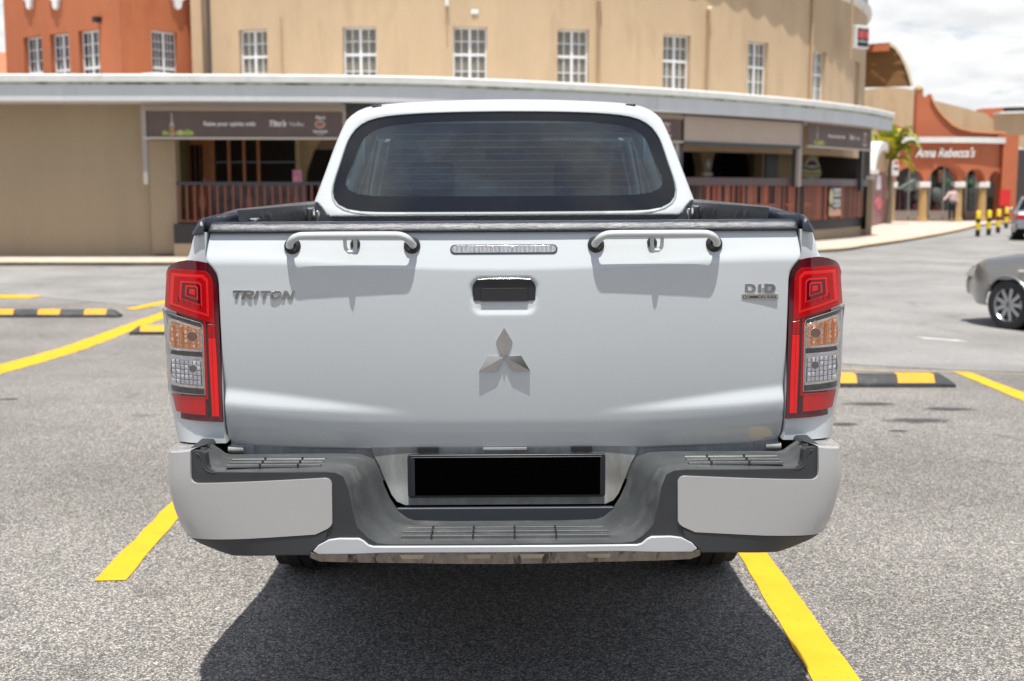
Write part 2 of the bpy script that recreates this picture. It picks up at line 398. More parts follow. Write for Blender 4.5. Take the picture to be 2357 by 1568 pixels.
M_walk = mat('pavement_paving', (.50, .41, .35), .85, var=.16, vs=2.2, bump=.2, bs=30, dirt=(.30, .24, .2), dscale=1.3, dlo=.6, dhi=.8)
M_curb = mat('kerb_concrete', (.10, .085, .07), .9, var=.3, vs=3, bump=.3, bs=20)
M_curbtop = mat('kerb_top_paint', (.55, .40, .24), .8, var=.15, vs=4)
def offs(path, d):
    out = []
    for i, p in enumerate(path):
        a = path[max(i - 1, 0)]; b = path[min(i + 1, len(path) - 1)]
        tx, ty = b[0] - a[0], b[1] - a[1]; l = math.hypot(tx, ty) or 1
        out.append((p[0] - ty / l * d, p[1] + tx / l * d))
    return out
cu2 = offs(curbd, .22)
pave = MB().grid([[(x, y, -.15) for x, y in offs(curbd, .22)], [(x, y, -.148) for x, y in offs(curbd, 3)], [(x - 8, y + 22, -.14) for x, y in curbd]]).build('pavement', M_walk, smooth=60)
tag(pave, kind='structure')
kb = MB().grid([[(x, y, -.26) for x, y in curbd], [(x, y, -.16) for x, y in curbd]]).build('kerb_face', M_curb, pave, smooth=60)
kb = MB().grid([[(x, y, -.16) for x, y in curbd], [(x, y, -.148) for x, y in offs(curbd, .02)], [(x, y, -.146) for x, y in offs(curbd, .2)], [(x, y, -.152) for x, y in offs(curbd, .23)]]).build('kerb_top', M_curbtop, pave, smooth=60)

M_yel = mat('yellow_road_paint', (.62, .365, .012), .6, var=.09, vs=5, bump=.22, bs=190, dirt=(.26, .21, .12), dscale=30, dlo=.61, dhi=.70, spec=.3)
M_yel2 = mat('faded_yellow_paint', (.62, .47, .2), .8, var=.12, vs=4, dirt=(.26, .24, .2), dscale=14, dlo=.42, dhi=.66)
M_wht = mat('worn_white_paint', (.55, .53, .5), .8, var=.1, vs=4, dirt=(.24, .23, .22), dscale=12, dlo=.5, dhi=.7)
def wob(pts, amp=.006, step=.12):
    out = []
    for i in range(len(pts)):
        a, b = pts[i], pts[(i + 1) % len(pts)]; l = math.hypot(b[0] - a[0], b[1] - a[1]); n = max(1, int(l / step))
        for k in range(n):
            t = k / n; j = amp if 0 < k else 0
            out.append((a[0] + (b[0] - a[0]) * t + random.uniform(-j, j), a[1] + (b[1] - a[1]) * t + random.uniform(-j, j)))
    return out
strip_on_ground(wob([(-1.512, 1.005), (-1.398, 1.012), (-1.432, 1.95), (-1.56, 6), (-1.72, 11.2), (-1.84, 11.2), (-1.68, 6), (-1.541, 2.2)]), .004, 'painted_line', M_yel, ground)
strip_on_ground(wob([(.893, -.5), (1.036, -.5), (1.036, .1), (1.033, 1.41), (1.02, 4), (1.0, 9.1), (.87, 9.1), (.90, 4), (.915, 1.33), (.896, .1)], .004), .004, 'painted_line', M_yel, ground)
strip_on_ground(wob([(-4.73, 4.6), (-4.73, 7.85), (-4.727, 13.27), (-4.488, 12.9), (-4.44, 9.5), (-4.383, 7.03), (-4.36, 4.6)], .012), .004, 'painted_line', M_yel, ground)
strip_on_ground(wob([(-5.36, 13.5), (-5.18, 13.45), (-5.0, 14.3), (-4.9, 15.4), (-5.06, 15.6)], .012), .008, 'painted_line', M_yel, ground)
strip_on_ground(wob([(-8.2, 15.3), (-7.35, 15.2), (-7.3, 15.7), (-8.2, 15.9)], .012), .008, 'painted_line', M_yel, ground)
strip_on_ground(wob([(3.35, 1.0), (3.68, 5.12), (3.942, 7.228), (4.075, 7.16), (3.896, 5.63), (3.52, 1.0)], .008), .004, 'painted_line', M_yel, ground)
strip_on_ground(wob([(6.35, 11.3), (6.5, 11.3), (6.3, 8.3), (6.12, 8.3)], .008), .008, 'painted_line', M_yel, ground)
strip_on_ground(wob([(2.6, 7.62), (3.2, 7.28), (3.95, 7.13), (5.6, 6.45), (5.6, 6.41), (3.95, 7.09), (3.2, 7.23), (2.6, 7.57)], .008), .008, 'faded_edge_line', M_yel2, ground)
strip_on_ground(wob([(4.66, 10.3), (5.05, 10.0), (5.1, 9.85), (4.72, 10.1)], .02), .008, 'painted_dash', M_wht, ground)

# wheel stops
M_rub = mat('wheel_stop_rubber', (.035, .037, .04), .65, var=.25, vs=14, bump=.4, bs=90, dirt=(.12, .11, .1), dscale=6, dlo=.55, dhi=.8)
M_ystop = mat('wheel_stop_yellow', (.66, .33, .006), .5, var=.06, vs=10)
def stop_proto(x, y, label, bevL=1, bevR=1):
    L = .90; t = thing('wheel_stop', label, 'wheel stop', (x, y, gz(y)), 0, 'rubber wheel stops at the heads of the parking bays')
    prof = [(-.09, 0), (-.09, .035), (-.045, .1), (.045, .1), (.09, .035), (.09, 0)]
    rows = []
    for xx, s_ in ((-L, .34), (-L + .012, .42), (-L + .10, 1), (L - .10, 1), (L - .012, .42), (L, .34)):
        rows.append([(xx, p[0], p[1] * (s_ if p[1] > .04 else 1 if s_ == 1 else .8)) for p in prof])
    mb = MB().grid(rows); mb.add([rows[0][i] for i in range(6)], [(0, 1, 2, 3, 4, 5)]); mb.add(rows[-1], [(0, 1, 2, 3, 4, 5)])
    mb.build('body', M_rub, t, bevel=.006)
    for cx in (-.63, -.02, .59):
        m2 = MB(); w_ = .145; sk = .0
        pr = [(-.087, .040), (-.0465, .1015), (.0465, .1015), (.087, .040)]
        m2.grid([[(cx - w_, p[0], p[1] + .0012) for p in pr], [(cx + w_, p[0], p[1] + .0012) for p in pr]])
        m2.build('reflective_band', M_ystop, t, smooth=0)
    return t
st = stop_proto(2.62, 6.08, 'black and yellow wheel stop to the right of the pickup tail lamp')
for x, y, lb in ((-6.0, 12.55, 'far left black and yellow wheel stop beyond the long yellow line'), (-3.47, 10.65, 'black and yellow wheel stop partly hidden behind the left tail lamp'),
                 (-.25, 8.1, 'black and yellow wheel stop in front of the white pickup')):
    c = copy_tree(st); c.location = (x, y, gz(y)); c['label'] = lb

# shaped oil and water stains on the lot
def stain_mat():
    m = bpy.data.materials.new('oil_stain'); m.use_nodes = True; t = m.node_tree; t.nodes.clear()
    out = N(t, 'ShaderNodeOutputMaterial'); tr = N(t, 'ShaderNodeBsdfTransparent'); df = N(t, 'ShaderNodeBsdfPrincipled'); df.inputs['Base Color'].default_value = (.045, .042, .04, 1); df.inputs['Roughness'].default_value = .6
    tcn = N(t, 'ShaderNodeTexCoord'); ln = N(t, 'ShaderNodeVectorMath', operation='LENGTH'); t.links.new(tcn.outputs['Object'], ln.inputs[0])
    geo = N(t, 'ShaderNodeNewGeometry'); n = N(t, 'ShaderNodeTexNoise'); n.inputs['Scale'].default_value = 5; n.inputs['Detail'].default_value = 8; n.inputs['Roughness'].default_value = .7; t.links.new(geo.outputs['Position'], n.inputs['Vector'])
    a = N(t, 'ShaderNodeMath', operation='MULTIPLY_ADD'); a.inputs[1].default_value = 1.5; a.inputs[2].default_value = -.75; t.links.new(n.outputs['Fac'], a.inputs[0])
    b = N(t, 'ShaderNodeMath', operation='ADD'); t.links.new(a.outputs[0], b.inputs[0]); t.links.new(ln.outputs['Value'], b.inputs[1])
    r = N(t, 'ShaderNodeMapRange'); r.inputs[1].default_value = .35; r.inputs[2].default_value = .85; r.inputs[3].default_value = .62; r.inputs[4].default_value = 0; t.links.new(b.outputs[0], r.inputs[0])
    mx_ = N(t, 'ShaderNodeMixShader'); t.links.new(r.outputs[0], mx_.inputs[0]); t.links.new(tr.outputs[0], mx_.inputs[1]); t.links.new(df.outputs[0], mx_.inputs[2]); t.links.new(mx_.outputs[0], out.inputs[0]); return m
M_stain = stain_mat()
for (x, y, rx, ry) in ((2.55, 5.0, .26, .14), (3.02, 4.75, .24, .12), (2.62, 4.25, .30, .16), (2.36, 3.85, .10, .07), (-3.45, 4.4, .22, .12), (-3.6, 5.3, .12, .07), (2.1, 4.1, .14, .1), (-2.6, 2.6, .07, .05), (3.3, 3.2, .08, .05), (-6.6, 9.6, .9, .35), (-2.2, 6.5, .5, .3), (5.2, 9.2, .8, .25)):
    pts = [(1.3 * math.cos(2 * math.pi * k / 20), 1.3 * math.sin(2 * math.pi * k / 20)) for k in range(20)]
    o = MB().add([(px, py, 0) for px, py in pts], [tuple(range(20))]).build('oil_stain', M_stain, ground, smooth=0)
    o.location = (x, y, gz(y) + .0022); o.scale = (rx, ry, 1); sl_ = (gz(y + .1) - gz(y - .1)) / .2; o.rotation_euler = (math.atan(sl_), 0, 0)
# ------------------------------------------------------------------ pickup truck
M_paint = mat('white_pearl_paint', (.50, .53, .545), .32, coat=.9, spec=.5, dirt=(.40, .40, .38), dscale=70, dlo=.72, dhi=.80)
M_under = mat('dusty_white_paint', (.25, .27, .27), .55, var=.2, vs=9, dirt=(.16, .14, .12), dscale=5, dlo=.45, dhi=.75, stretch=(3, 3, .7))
M_black = mat('textured_black_plastic', (.028, .030, .034), .50, bump=.25, bs=350, var=.15, vs=8)
M_step = mat('worn_step_plastic', (.052, .056, .058), .42, bump=.25, bs=260, var=.22, vs=9, dirt=(.13, .13, .12), dscale=7, dlo=.52, dhi=.8, stretch=(1, 2.5, 1))
M_liner = mat('leather_grain_liner', (.018, .020, .024), .30, bump=.9, bs=120, spec=.6)
M_linerc = mat('leather_grain_cap', (.018, .022, .030), .22, bump=1.0, bs=240, spec=.8, stretch=(1.5, .8, .7))
M_silver = mat('silver_bumper_paint', (.43, .43, .43), .33, metal=.3, coat=.6)
M_skid = mat('skid_silver', (.50, .52, .54), .35, metal=.2, coat=.3)
M_skidd = mat('scuffed_grey_underside', (.22, .19, .16), .7, var=.3, vs=12, dirt=(.03, .028, .025), dscale=9, dlo=.52, dhi=.62, stretch=(4, 1, 1.2))
M_chrome = mat('chrome', (.62, .62, .64), .07, metal=1)
M_chrome2 = mat('satin_chrome', (.62, .62, .6), .22, metal=1)
M_dark = mat('dark_gap', (.008, .008, .009), .8)
M_rubber = mat('tyre_rubber', (.020, .020, .021), .75, var=.2, vs=14, bump=.3, bs=120)
M_rim = mat('alloy_rim', (.38, .39, .41), .3, metal=.9)
M_handle = mat('white_painted_tube', (.48, .50, .50), .38, coat=.4)
M_plate = mat('blank_black_plate', (.001, .001, .001), .9, spec=.0)
M_platef = mat('plate_frame_plastic', (.012, .014, .020), .35)
M_seat = mat('cab_fabric', (.05, .05, .055), .85, var=.1)
M_glassr = thin_glass('rear_window_glass', (.15, .22, .26), 2.3, 0, dust_cloud_film=.06, haze_col=(.14, .24, .31), wave=.0)
M_glasss = thin_glass('side_window_glass', (.35, .42, .42), 1.2)
M_glassw = thin_glass('windscreen_glass', (.8, .86, .86), 1.0)
M_frit = mat('window_frit', (.005, .006, .009), .03, spec=.5)

truck = thing('pickup_truck', 'white double cab pickup parked nearest the camera, tailgate closed, blank black plate', 'pickup truck')
truck.rotation_euler = (0, R(-.3), 0)
truck.scale = (.96, .96, .96); truck.location = (0, -.1304, .0572)   # body drawn 4 % large: true width is 1.83 m; wheels reach the ground below

def hw(z): return cat([.712, .716, .724, .74, .76, .83, .88, 1.0, 1.1, 1.175, 1.20, 1.215, 1.228, 1.243, 1.25, 1.312],
                      [.735, .748, .758, .765, .769, .768, .767, .770, .770, .770, .773, .780, .790, .802, .803, .797], z)
def recess(x, z):
    w_ = .012
    # smooth dish for the latch
    ax = max(0, abs(x) - .060) ; az = max(0, abs(z - 1.143) - .021)
    d = math.hypot(ax, az) - .030
    return sm(-d / w_) * (.019 - .012 * sm((1.145 - z) / .025))
def ty(x, z):
    ax = abs(x)
    zc = 1.213 + .022 * sm(ax / .75)
    soft = .010 + .028 * sm((ax - .35) / .4)
    # upper face leans out from the top lip to the crease, then the skin turns almost upright
    top = 1.314; ycr = -.030
    d = z - zc
    up = ycr + .034 * (max(d, 0) / (top - zc)) ** 1.05
    lo = ycr + .19 * (-d if d < 0 else 0) ** 2.0 + .010 * sm((.80 - z) / .09)
    k = sm((d + soft) / (2 * soft))
    y = lo * (1 - k) + up * k
    # lower shoulder on both sides that catches the sun
    f = sm((ax - .24) / .50)
    c = .824 + .044 * (ax - .33) / .435
    h = .010 + .016 * f
    y += -.017 * f ** .8 * (sm((c + h - z) / (2 * h)) - sm((c - .03 - z) / .14))
    y += .012 * (ax / .77) ** 4
    return y + recess(x, z)
nx, nz = 220, 96
rows = []
for j in range(nz + 1):
    t = j / nz
    row = []
    for i in range(nx + 1):
        u = -1 + 2 * i / nx
        zz_ = .713 + .010 * abs(u) ** 3 + t * (1.313 - .713 - .010 * abs(u) ** 3)
        x = u * hw(zz_); row.append((x, ty(x, zz_), zz_))
    rows.append(row)
edge = lambda r: [(p[0] * 1.0, p[1] + .003, p[2]) for p in r]
# returned edges
rows2 = []
for r in rows: rows2.append([(r[0][0], r[0][1] + .035, r[0][2]), (r[0][0] - .002, r[0][1] + .004, r[0][2])] + r + [(r[-1][0] + .002, r[-1][1] + .004, r[-1][2]), (r[-1][0], r[-1][1] + .035, r[-1][2])])
bot = [(p[0], p[1] + .03, p[2] - .001) for p in rows2[0]]; bot1 = [(p[0], p[1] + .004, p[2] - .003) for p in rows2[0]]
top1 = [(p[0], p[1] + .004, p[2] + .002) for p in rows2[-1]]; top2 = [(p[0], p[1] + .05, p[2] + .002) for p in rows2[-1]]
mb = MB().grid([bot, bot1] + rows2 + [top1, top2])
tailgate = mb.build('tailgate', M_paint, truck, smooth=70)
# black grained cap along the top of the tailgate
prof = [(-.002, 1.3165), (-.016, 1.3170), (-.0185, 1.3195), (-.0175, 1.323), (-.008, 1.3365), (-.001, 1.3415), (.010, 1.344), (.05, 1.344), (.057, 1.34), (.058, 1.28), (.0, 1.31)]
rr = []
for x, s_ in [(-.801, .6), (-.797, .9), (-.79, 1)] + [(-.79 + i * .0395, 1) for i in range(1, 40)] + [(.79, 1), (.797, .9), (.801, .6)]:
    rr.append([(x, p[0] + .008 + .012 * (x / .77)**4 + (1 - s_) * .01, 1.3165 + (p[1] - 1.3165) * (s_ if p[1] > 1.3165 else 1)) for p in prof])
mb = MB().grid([r + [r[0]] for r in rr]); mb.add(rr[0], [tuple(range(len(prof)))]); mb.add(rr[-1], [tuple(range(len(prof)))])
mb.build('top_cap', M_linerc, tailgate, smooth=50)
# inner skin of the tailgate
MB().box(-.775, .775, .040, .055, .78, 1.312).build('inner_panel', M_liner, tailgate, bevel=.004)

# brake light
def tsurf(x, z, off):
    e = .004; gx = (ty(x + e, z) - ty(x - e, z)) / (2 * e); gzz = (ty(x, z + e) - ty(x, z - e)) / (2 * e)
    n = Vector((gx, -1, gzz)).normalized(); return (x + n.x * off, ty(x, z) + n.y * off, z + n.z * off)
M_blens = mat('clear_ribbed_lens', (.50, .48, .46), .12, metal=.7, coat=1, var=.35, vs=60, stretch=(2, 1, .3))
panel(rrect(-.1445, .1455, 1.2555, 1.2805, .0124), tsurf, .006, 'brake_light', M_black, truck, off=.0022, bevel=.001)
bl = panel(rrect(-.1405, .1415, 1.2585, 1.2775, .0094), tsurf, .004, 'brake_light_lens', M_blens, truck, off=.0035, bevel=.001)
ribs = MB()
for i in range(24):
    x = -.131 + i * .01145; y = ty(x, 1.268) - .0045
    ribs.box(x - .0012, x + .0012, y - .0016, y + .002, 1.2600, 1.2762)
ribs.build('lens_rib', mat('lens_rib_clear', (.75, .74, .72), .1, metal=.3, coat=1), bl)

# latch
def latsurf(x, z, off): return (x, -.024 - off, z)
lat = panel(rrect(-.083, .085, 1.131, 1.1875, .022, corners=(1, 1, 0, 0)), latsurf, .025, 'tailgate_latch', mat('latch_black', (.020, .021, .023), .34, bump=.15, bs=400), truck, sx=None, off=0, bevel=.004, seg=3)
panel(rrect(-.064, .066, 1.1305, 1.1665, .007, corners=(1, 1, 0, 0)), latsurf, .004, 'paddle_gap', M_dark, lat, sx=None, off=.0005, bevel=0)
panel(rrect(-.062, .064, 1.1295, 1.1640, .006, corners=(1, 1, 0, 0)), latsurf, .006, 'latch_paddle', MATS['latch_black'], lat, sx=None, off=.0035, bevel=.0018)

MB().tube([(-.070, -.0275, 1.1872), (-.040, -.0280, 1.1895), (.042, -.0280, 1.1895), (.072, -.0275, 1.1872)], .0017, 8).build('chrome_strip', M_chrome2, lat, smooth=60)
# emblem: three rhombi, faceted
def rhomb(p, apex, hb=.0092):
    mb = MB(); yb_ = ty(0, .99) - .0005
    b = [(x, yb_ + .02, z) for x, z in p]; f = [(x, yb_ - (hb if i in apex else .0008), z) for i, (x, z) in enumerate(p)]
    mb.add(b + f, [(i, (i + 1) % 4, 4 + (i + 1) % 4, 4 + i) for i in range(4)])
    a, c = apex   # ridge joins vertex a and c
    for k in (i for i in range(4) if i not in apex): mb.add([f[a], f[k], f[c]], [(0, 1, 2)])
    return mb
em = rhomb([(0, 1.057), (-.0242, 1.0145), (0, .9765), (.0246, 1.0145)], (0, 2)).build('emblem', mat('emblem_chrome', (.48, .48, .49), .08, metal=1), truck, smooth=0)
rhomb([(0, .9765), (-.0445, .9790), (-.0690, .9375), (-.0205, .9362)], (0, 2), .0042).build('emblem_diamond', MATS['emblem_chrome'], em, smooth=0)
rhomb([(0, .9765), (.0458, .9795), (.0700, .9380), (.0218, .9362)], (0, 2), .0042).build('emblem_diamond', MATS['emblem_chrome'], em, smooth=0)

# badges
def slab_letters(polys, x0, z0, sx_, sz_, name, m, parent, y, dep, shear=0):
    mb = MB()
    for i, pl in enumerate(polys):
        mb.prism([(x0 + (p[0] + shear * p[1]) * sx_, z0 + p[1] * sz_) for p in pl], 'y', y, y - dep - .00012 * i)
    return mb.build(name, m, parent, smooth=30, bevel=.0014, seg=3)
def seg(x0, y0, x1, y1): return [(x0, y0), (x1, y0), (x1, y1), (x0, y1)]
def arcband(cx, cy, rx, ry, w_, a0, a1, n=10):
    out = []
    for k in range(n):
        a, b = R(a0 + (a1 - a0) * k / n), R(a0 + (a1 - a0) * (k + 1) / n)
        P = lambda r_x, r_y, t: (cx + r_x * math.cos(t), cy + r_y * math.sin(t))
        out.append([P(rx, ry, a), P(rx, ry, b), P(rx - w_, ry - w_, b), P(rx - w_, ry - w_, a)])
    return out
W_ = .30
letters = {
 'T': [seg(0, .74, 1.0, 1), seg(.37, 0, .63, .74)],
 'R': [seg(0, 0, W_, 1), seg(W_, .78, .72, 1), seg(W_, .36, .72, .56)] + arcband(.70, .68, .28, .32, .21, -90, 90, 8) + [[(.42, .36), (.70, .36), (1.0, 0), (.70, 0)]],
 'I': [seg(0, 0, W_, 1)],
 'O': arcband(.5, .5, .5, .5, .22, 0, 360, 20),
 'N': [seg(0, 0, W_, 1), seg(.74, 0, 1, 1), [(.0, 1), (.3, 1), (1.0, 0), (.7, 0)]],
 'D': [seg(0, 0, W_, 1), seg(W_, .77, .6, 1), seg(W_, 0, .6, .23)] + arcband(.58, .5, .42, .5, .25, -90, 90, 10)}
yb0 = min(ty(-.65, 1.15), ty(-.6, 1.15)) + .002
xc = -.741
bt = None
for ch, wd in (('T', .036), ('R', .034), ('I', .036), ('T', .036), ('O', .036), ('N', .036)):
    ww = wd if ch != 'I' else .030
    o = slab_letters([[(px, py) for px, py in pl] for pl in letters[ch]], xc, 1.1385 - (.741 + xc) * .012, (.030 if ch != 'I' else .030), .0235, 'name_badge_letter', mat('badge_chrome', (.40, .40, .41), .1, metal=1), truck, ty(xc + .02, 1.15) + .001, .0038, shear=.30)
    xc += {'T': .0295, 'R': .0335, 'I': .0125, 'O': .0335, 'N': .03}[ch]
yb1 = ty(.69, 1.15) + .002
for ch, x0, wd in (('D', .652, .030), ('I', .688, .030), ('D', .705, .031)):
    slab_letters(letters[ch], x0, 1.1480, wd, .0235, 'engine_badge_letter', MATS['badge_chrome'], truck, yb1 - .0010, .0034)
MB().box(.6985, .7040, yb1, yb1 - .006, 1.157, 1.161).build('engine_badge_dash', M_chrome, truck, smooth=0)
pl = MB().prism(rrect(.6435, .7430, 1.1285, 1.1435, .003), 'y', yb1 + .004, yb1 - .004).build('engine_badge_plate', M_chrome2, truck, smooth=30)
text_mesh('COMMON RAIL', .0125, .0006, mat('badge_black_print', (.01, .01, .01), .5), 'badge_lettering', pl, (.6932, yb1 - .0044, 1.1318), sxy=(1.03, .95), offset=.0001, spacing=1.05)

# grab bars
def grab(s, x0, x1):
    cx = (x0 + x1) / 2; hwid = (x1 - x0) / 2
    half = [(1.0, .014, 1.2795), (1.0, -.026, 1.2815), (.985, -.040, 1.2860), (.955, -.0500, 1.2935), (.905, -.056, 1.3015), (.84, -.0580, 1.3065), (.74, -.0585, 1.3090), (.3, -.059, 1.3095)]
    path = [(cx - a * hwid, y, z) for a, y, z in half] + [(cx, -.059, 1.3095)] + [(cx + a * hwid, y, z) for a, y, z in half[::-1]]
    # resample smoothly
    P3 = []
    for i in range(len(path) - 1):
        p0, p1, p2, p3 = path[max(i - 1, 0)], path[i], path[i + 1], path[min(i + 2, len(path) - 1)]
        for k in range(4):
            t = k / 4
            P3.append(tuple(.5 * (2 * p1[a] + (-p0[a] + p2[a]) * t + (2 * p0[a] - 5 * p1[a] + 4 * p2[a] - p3[a]) * t * t + (-p0[a] + 3 * p1[a] - 3 * p2[a] + p3[a]) * t**3) for a in range(3)))
    P3.append(path[-1])
    b = MB().tube(P3, .0102, 16).build('grab_bar', M_handle, truck, smooth=60)
    for ex, r_ in ((cx - hwid, 1), (cx + hwid, -1)):
        y0 = ty(ex, 1.279)
        g = MB().lathe([(.0108, -.016), (.014, -.018), (.021, -.010), (.0225, -.003), (.0225, .004)], (ex + r_ * .004, y0, 1.279), 'y', 24).build('rubber_grommet', M_rubber, b, smooth=50)
    y0 = ty(cx, 1.285)
    MB().lathe([(.0, -.016), (.009, -.016), (.013, -.009), (.014, .004)], (cx - s * .008, y0, 1.284), 'y', 18).build('rubber_stop', M_rubber, b)
    hk = [(cx - .0135, -.057, 1.304), (cx - .0135, -.053, 1.285), (cx - .0125, -.052, 1.275), (cx - .008, -.052, 1.2685), (cx, -.062, 1.2650), (cx + .008, -.052, 1.2685), (cx + .0125, -.052, 1.275), (cx + .0135, -.050, 1.285), (cx + .0135, -.055, 1.304)]
    MB().tube(spl(hk), .0050, 10).build('tie_hook', M_handle, b, smooth=60)
grab(-1, -.5745, -.2435)
grab(1, .2455, .5735)

# ---------------- body sides
SC = 1.018
ZO = [.45, .6, .73, .80, .87, .95, 1.05, 1.15, 1.19, 1.22, 1.247, 1.31, 1.335]
XO = [.80, .885, .912, .922, .932, .938, .938, .930, .918, .890, .858, .832, .822]
def xo(z): return cat(ZO, [a * SC for a in XO], z)
def xin(z): return hw(max(z, .74)) + .007
DP = .13
def side_pt(X, z, off=0., XOF=None):
    """X runs from the tailgate gap to the corner, then on along the flank"""
    a, b = xin(z), (XOF or xo)(z); DP = .13 if XOF else .13 - .07 * sm((z - 1.2) / .1)
    if X <= b - .0005:
        q = max(0, (X - a) / (b - a)); q = min(q, .9995)
        y = .006 + DP * (1 - (1 - q ** 3.2) ** (1 / 3.2))
        e = 1e-3; q2 = min(q + e, .9999); q1 = max(q - e, 0)
        dy_ = (DP * ((1 - q1 ** 3.2) ** (1 / 3.2) - (1 - q2 ** 3.2) ** (1 / 3.2))); dx_ = (q2 - q1) * (b - a)
        l = math.hypot(dx_, dy_) or 1
        return (X + dy_ / l * off, y - dx_ / l * off, z)
    return (b + off, .006 + DP + (X - b), z)
def arch_cut(y, z, cys=(1.43, 4.43), r=.43):
    return any((y - c) ** 2 + (z - .37) ** 2 < r * r for c in cys)
def flank_top(y):
    return lin([0, .06, .15, 1.5, 1.505, 3.35, 3.7, 4.4, 5.0, 5.25], [1.325, 1.338, 1.345, 1.362, 1.30, 1.24, 1.13, 1.08, .98, .86], y)
qs = [0, .004, .25, .45, .6, .7, .78, .85, .9, .94, .97, .99, .9995]
ysf = [.006 + DP + .02 + i * .0275 for i in range(188)]
for s in (-1, 1):
    mb = MB(); rows = []; nzr = 46
    for j in range(nzr + 1):
        t = j / nzr; row = []
        zb_ = .735
        zt_ = .0
        for q in qs:
            z = zb_ + t * (1.318 - zb_) ; a, b = xin(z), xo(z)
            X = a + q * (b - a); p = side_pt(X, z)
            row.append((s * p[0], p[1], z))
        # inner return of the gap
        z = row[0][2]; row = [(s * (xin(z) - .0), .06, z), (s * (xin(z) - .001), .012, z)] + row[1:]
        rows.append(row)
    mb.grid(rows)
    mb.build('quarter_panel', M_paint, truck, smooth=60)
    # lower rear corner continues below
    mb = MB(); rows = []
    # long flank with wheel openings
    for y in [.006 + DP] + ysf:
        row = []
        for j in range(38):
            t = j / 37; zt_ = flank_top(y); z = .47 + (zt_ - .47) * t
            nose = 1 - .10 * sm((y - 4.7) / .6) ** 1
            z_ = z if y < 1.5 else (z if z < 1.0 else z)
            xx = xo(min(z, 1.315)) * nose
            if y > 3.35: xx = min(xx, (.95 - .05 * sm((z - .8) / .4)) * nose)
            xx *= 1 - .052 * sm((y - .2) / .7)
            row.append((s * xx, y, z))
        rows.append(row)
    vs = [p for r in rows for p in r]; fs = []; n = 38
    for i in range(len(rows) - 1):
        for j in range(n - 1):
            cy_ = (rows[i][j][1] + rows[i + 1][j][1]) / 2; cz_ = (rows[i][j][2] + rows[i][j + 1][2]) / 2
            if arch_cut(cy_, cz_): continue
            a = i * n + j; fs.append((a, a + 1, a + n + 1, a + n))
    MB().add(vs, fs).build('body_side', M_paint, truck, smooth=60)
    for cy_ in (1.43, 4.43):
        MB().tube([(s * (xo(.37 + .44 * math.sin(a)) * (.95 if cy_ < 2 else .94)), cy_ + .44 * math.cos(a), .37 + .44 * math.sin(a)) for a in [R(8 + i * 164 / 24) for i in range(25)]], .022, 8).build('arch_flare', M_paint, truck, smooth=60)
        MB().grid([[(s * .60, cy_ + .45 * math.cos(a), .38 + .45 * math.sin(a)), (s * .90, cy_ + .45 * math.cos(a), .38 + .45 * math.sin(a))] for a in [R(-8 + i * 196 / 20) for i in range(21)]]).build('wheel_liner', M_dark, truck)
    for yy in (1.505, 2.36, 3.3):
        MB().box(*sorted((s * .9035, s * .9065)), yy - .004, yy + .004, .5, 1.22).build('panel_gap', M_dark, truck, smooth=0)
    for yy in (2.25, 3.15):
        MB().tube([(s * .90, yy - .09, 1.08), (s * .935, yy - .07, 1.085), (s * .935, yy + .07, 1.085), (s * .90, yy + .09, 1.08)], .012, 8).build('door_handle', M_chrome2, truck)
    # mirror
    mr_ = MB().prism([(3.30, 1.16), (3.42, 1.17), (3.44, 1.30), (3.38, 1.33), (3.29, 1.31)], 'x', s * 1.0, s * 1.13).build('side_mirror', M_paint, truck, bevel=.02, seg=3)
    MB().box(*sorted((s * .93, s * 1.01)), 3.35, 3.41, 1.19, 1.23).build('mirror_arm', M_black, mr_)
    # side step
    MB().box(*sorted((s * .86, s * .97)), 1.85, 3.65, .40, .44).build('side_step', M_black, truck, bevel=.01)

# ---------------- tail lamps
M_lred = mat('red_lens', (.38, .001, .004), .12, coat=.6, spec=.3)
M_lredd = mat('deep_red_lens', (.085, .001, .008), .07, coat=1)
M_lredb = mat('bright_red_reflector', (.72, .003, .005), .22, coat=.5, bump=.25, bs=160)
M_lredb2 = mat('red_reflex', (.42, .002, .005), .3, coat=1, bump=.8, bs=420)
M_lclear = thin_glass('clear_lens', (.96, .96, .97), 1.1)
M_lblk = mat('lamp_bezel_black', (.018, .018, .020), .25, coat=.6)
M_lchr = mat('lamp_chrome', (.80, .80, .82), .16, metal=1, bump=.3, bs=60)
M_amb = mat('amber_reflector', (.85, .26, .03), .2, metal=.6, coat=1, bump=.6, bs=90)
M_facet = mat('faceted_reflector', (.12, .125, .14), .2, metal=.8, bump=1.0, bs=75)
M_bulb = mat('bulb_grey', (.12, .11, .11), .15, coat=1)
M_bulba = mat('bulb_amber', (.20, .07, .03), .12, coat=1)
K = SC
def lp1(a):
    q = min(max((a - .777) / .178, 0), .93); yq = .13 * (1 - (1 - q ** 3.2) ** (1 / 3.2)) - .014
    return max(.7765, a * (3.26 + yq) / 3.30) if a < .948 else a + .012
def lp(poly): return [(lp1(a), b) for a, b in poly]
def lxo(z): return cat([.79, .83, .88, .95, 1.05, 1.11, 1.15, 1.19, 1.22, 1.245], [.914, .924, .932, .938, .940, .939, .937, .933, .926, .908], z)
lampP = [(.868, 1.243), (.888, 1.239), (.910, 1.230), (.921, 1.219), (.932, 1.197), (1.00, 1.151), (1.07, 1.106), (1.10, 1.057), (1.11, .995), (1.10, .932), (1.06, .875), (1.0, .831), (.925, .804), (.783, .7965), (.7775, .853), (.7775, .916), (.778, .979), (.7785, 1.042), (.779, 1.104), (.780, 1.166), (.782, 1.188), (.787, 1.206), (.800, 1.225), (.815, 1.235), (.84, 1.2405)]
def lampsurf(X, z, off): return side_pt(X, z, off, lxo)
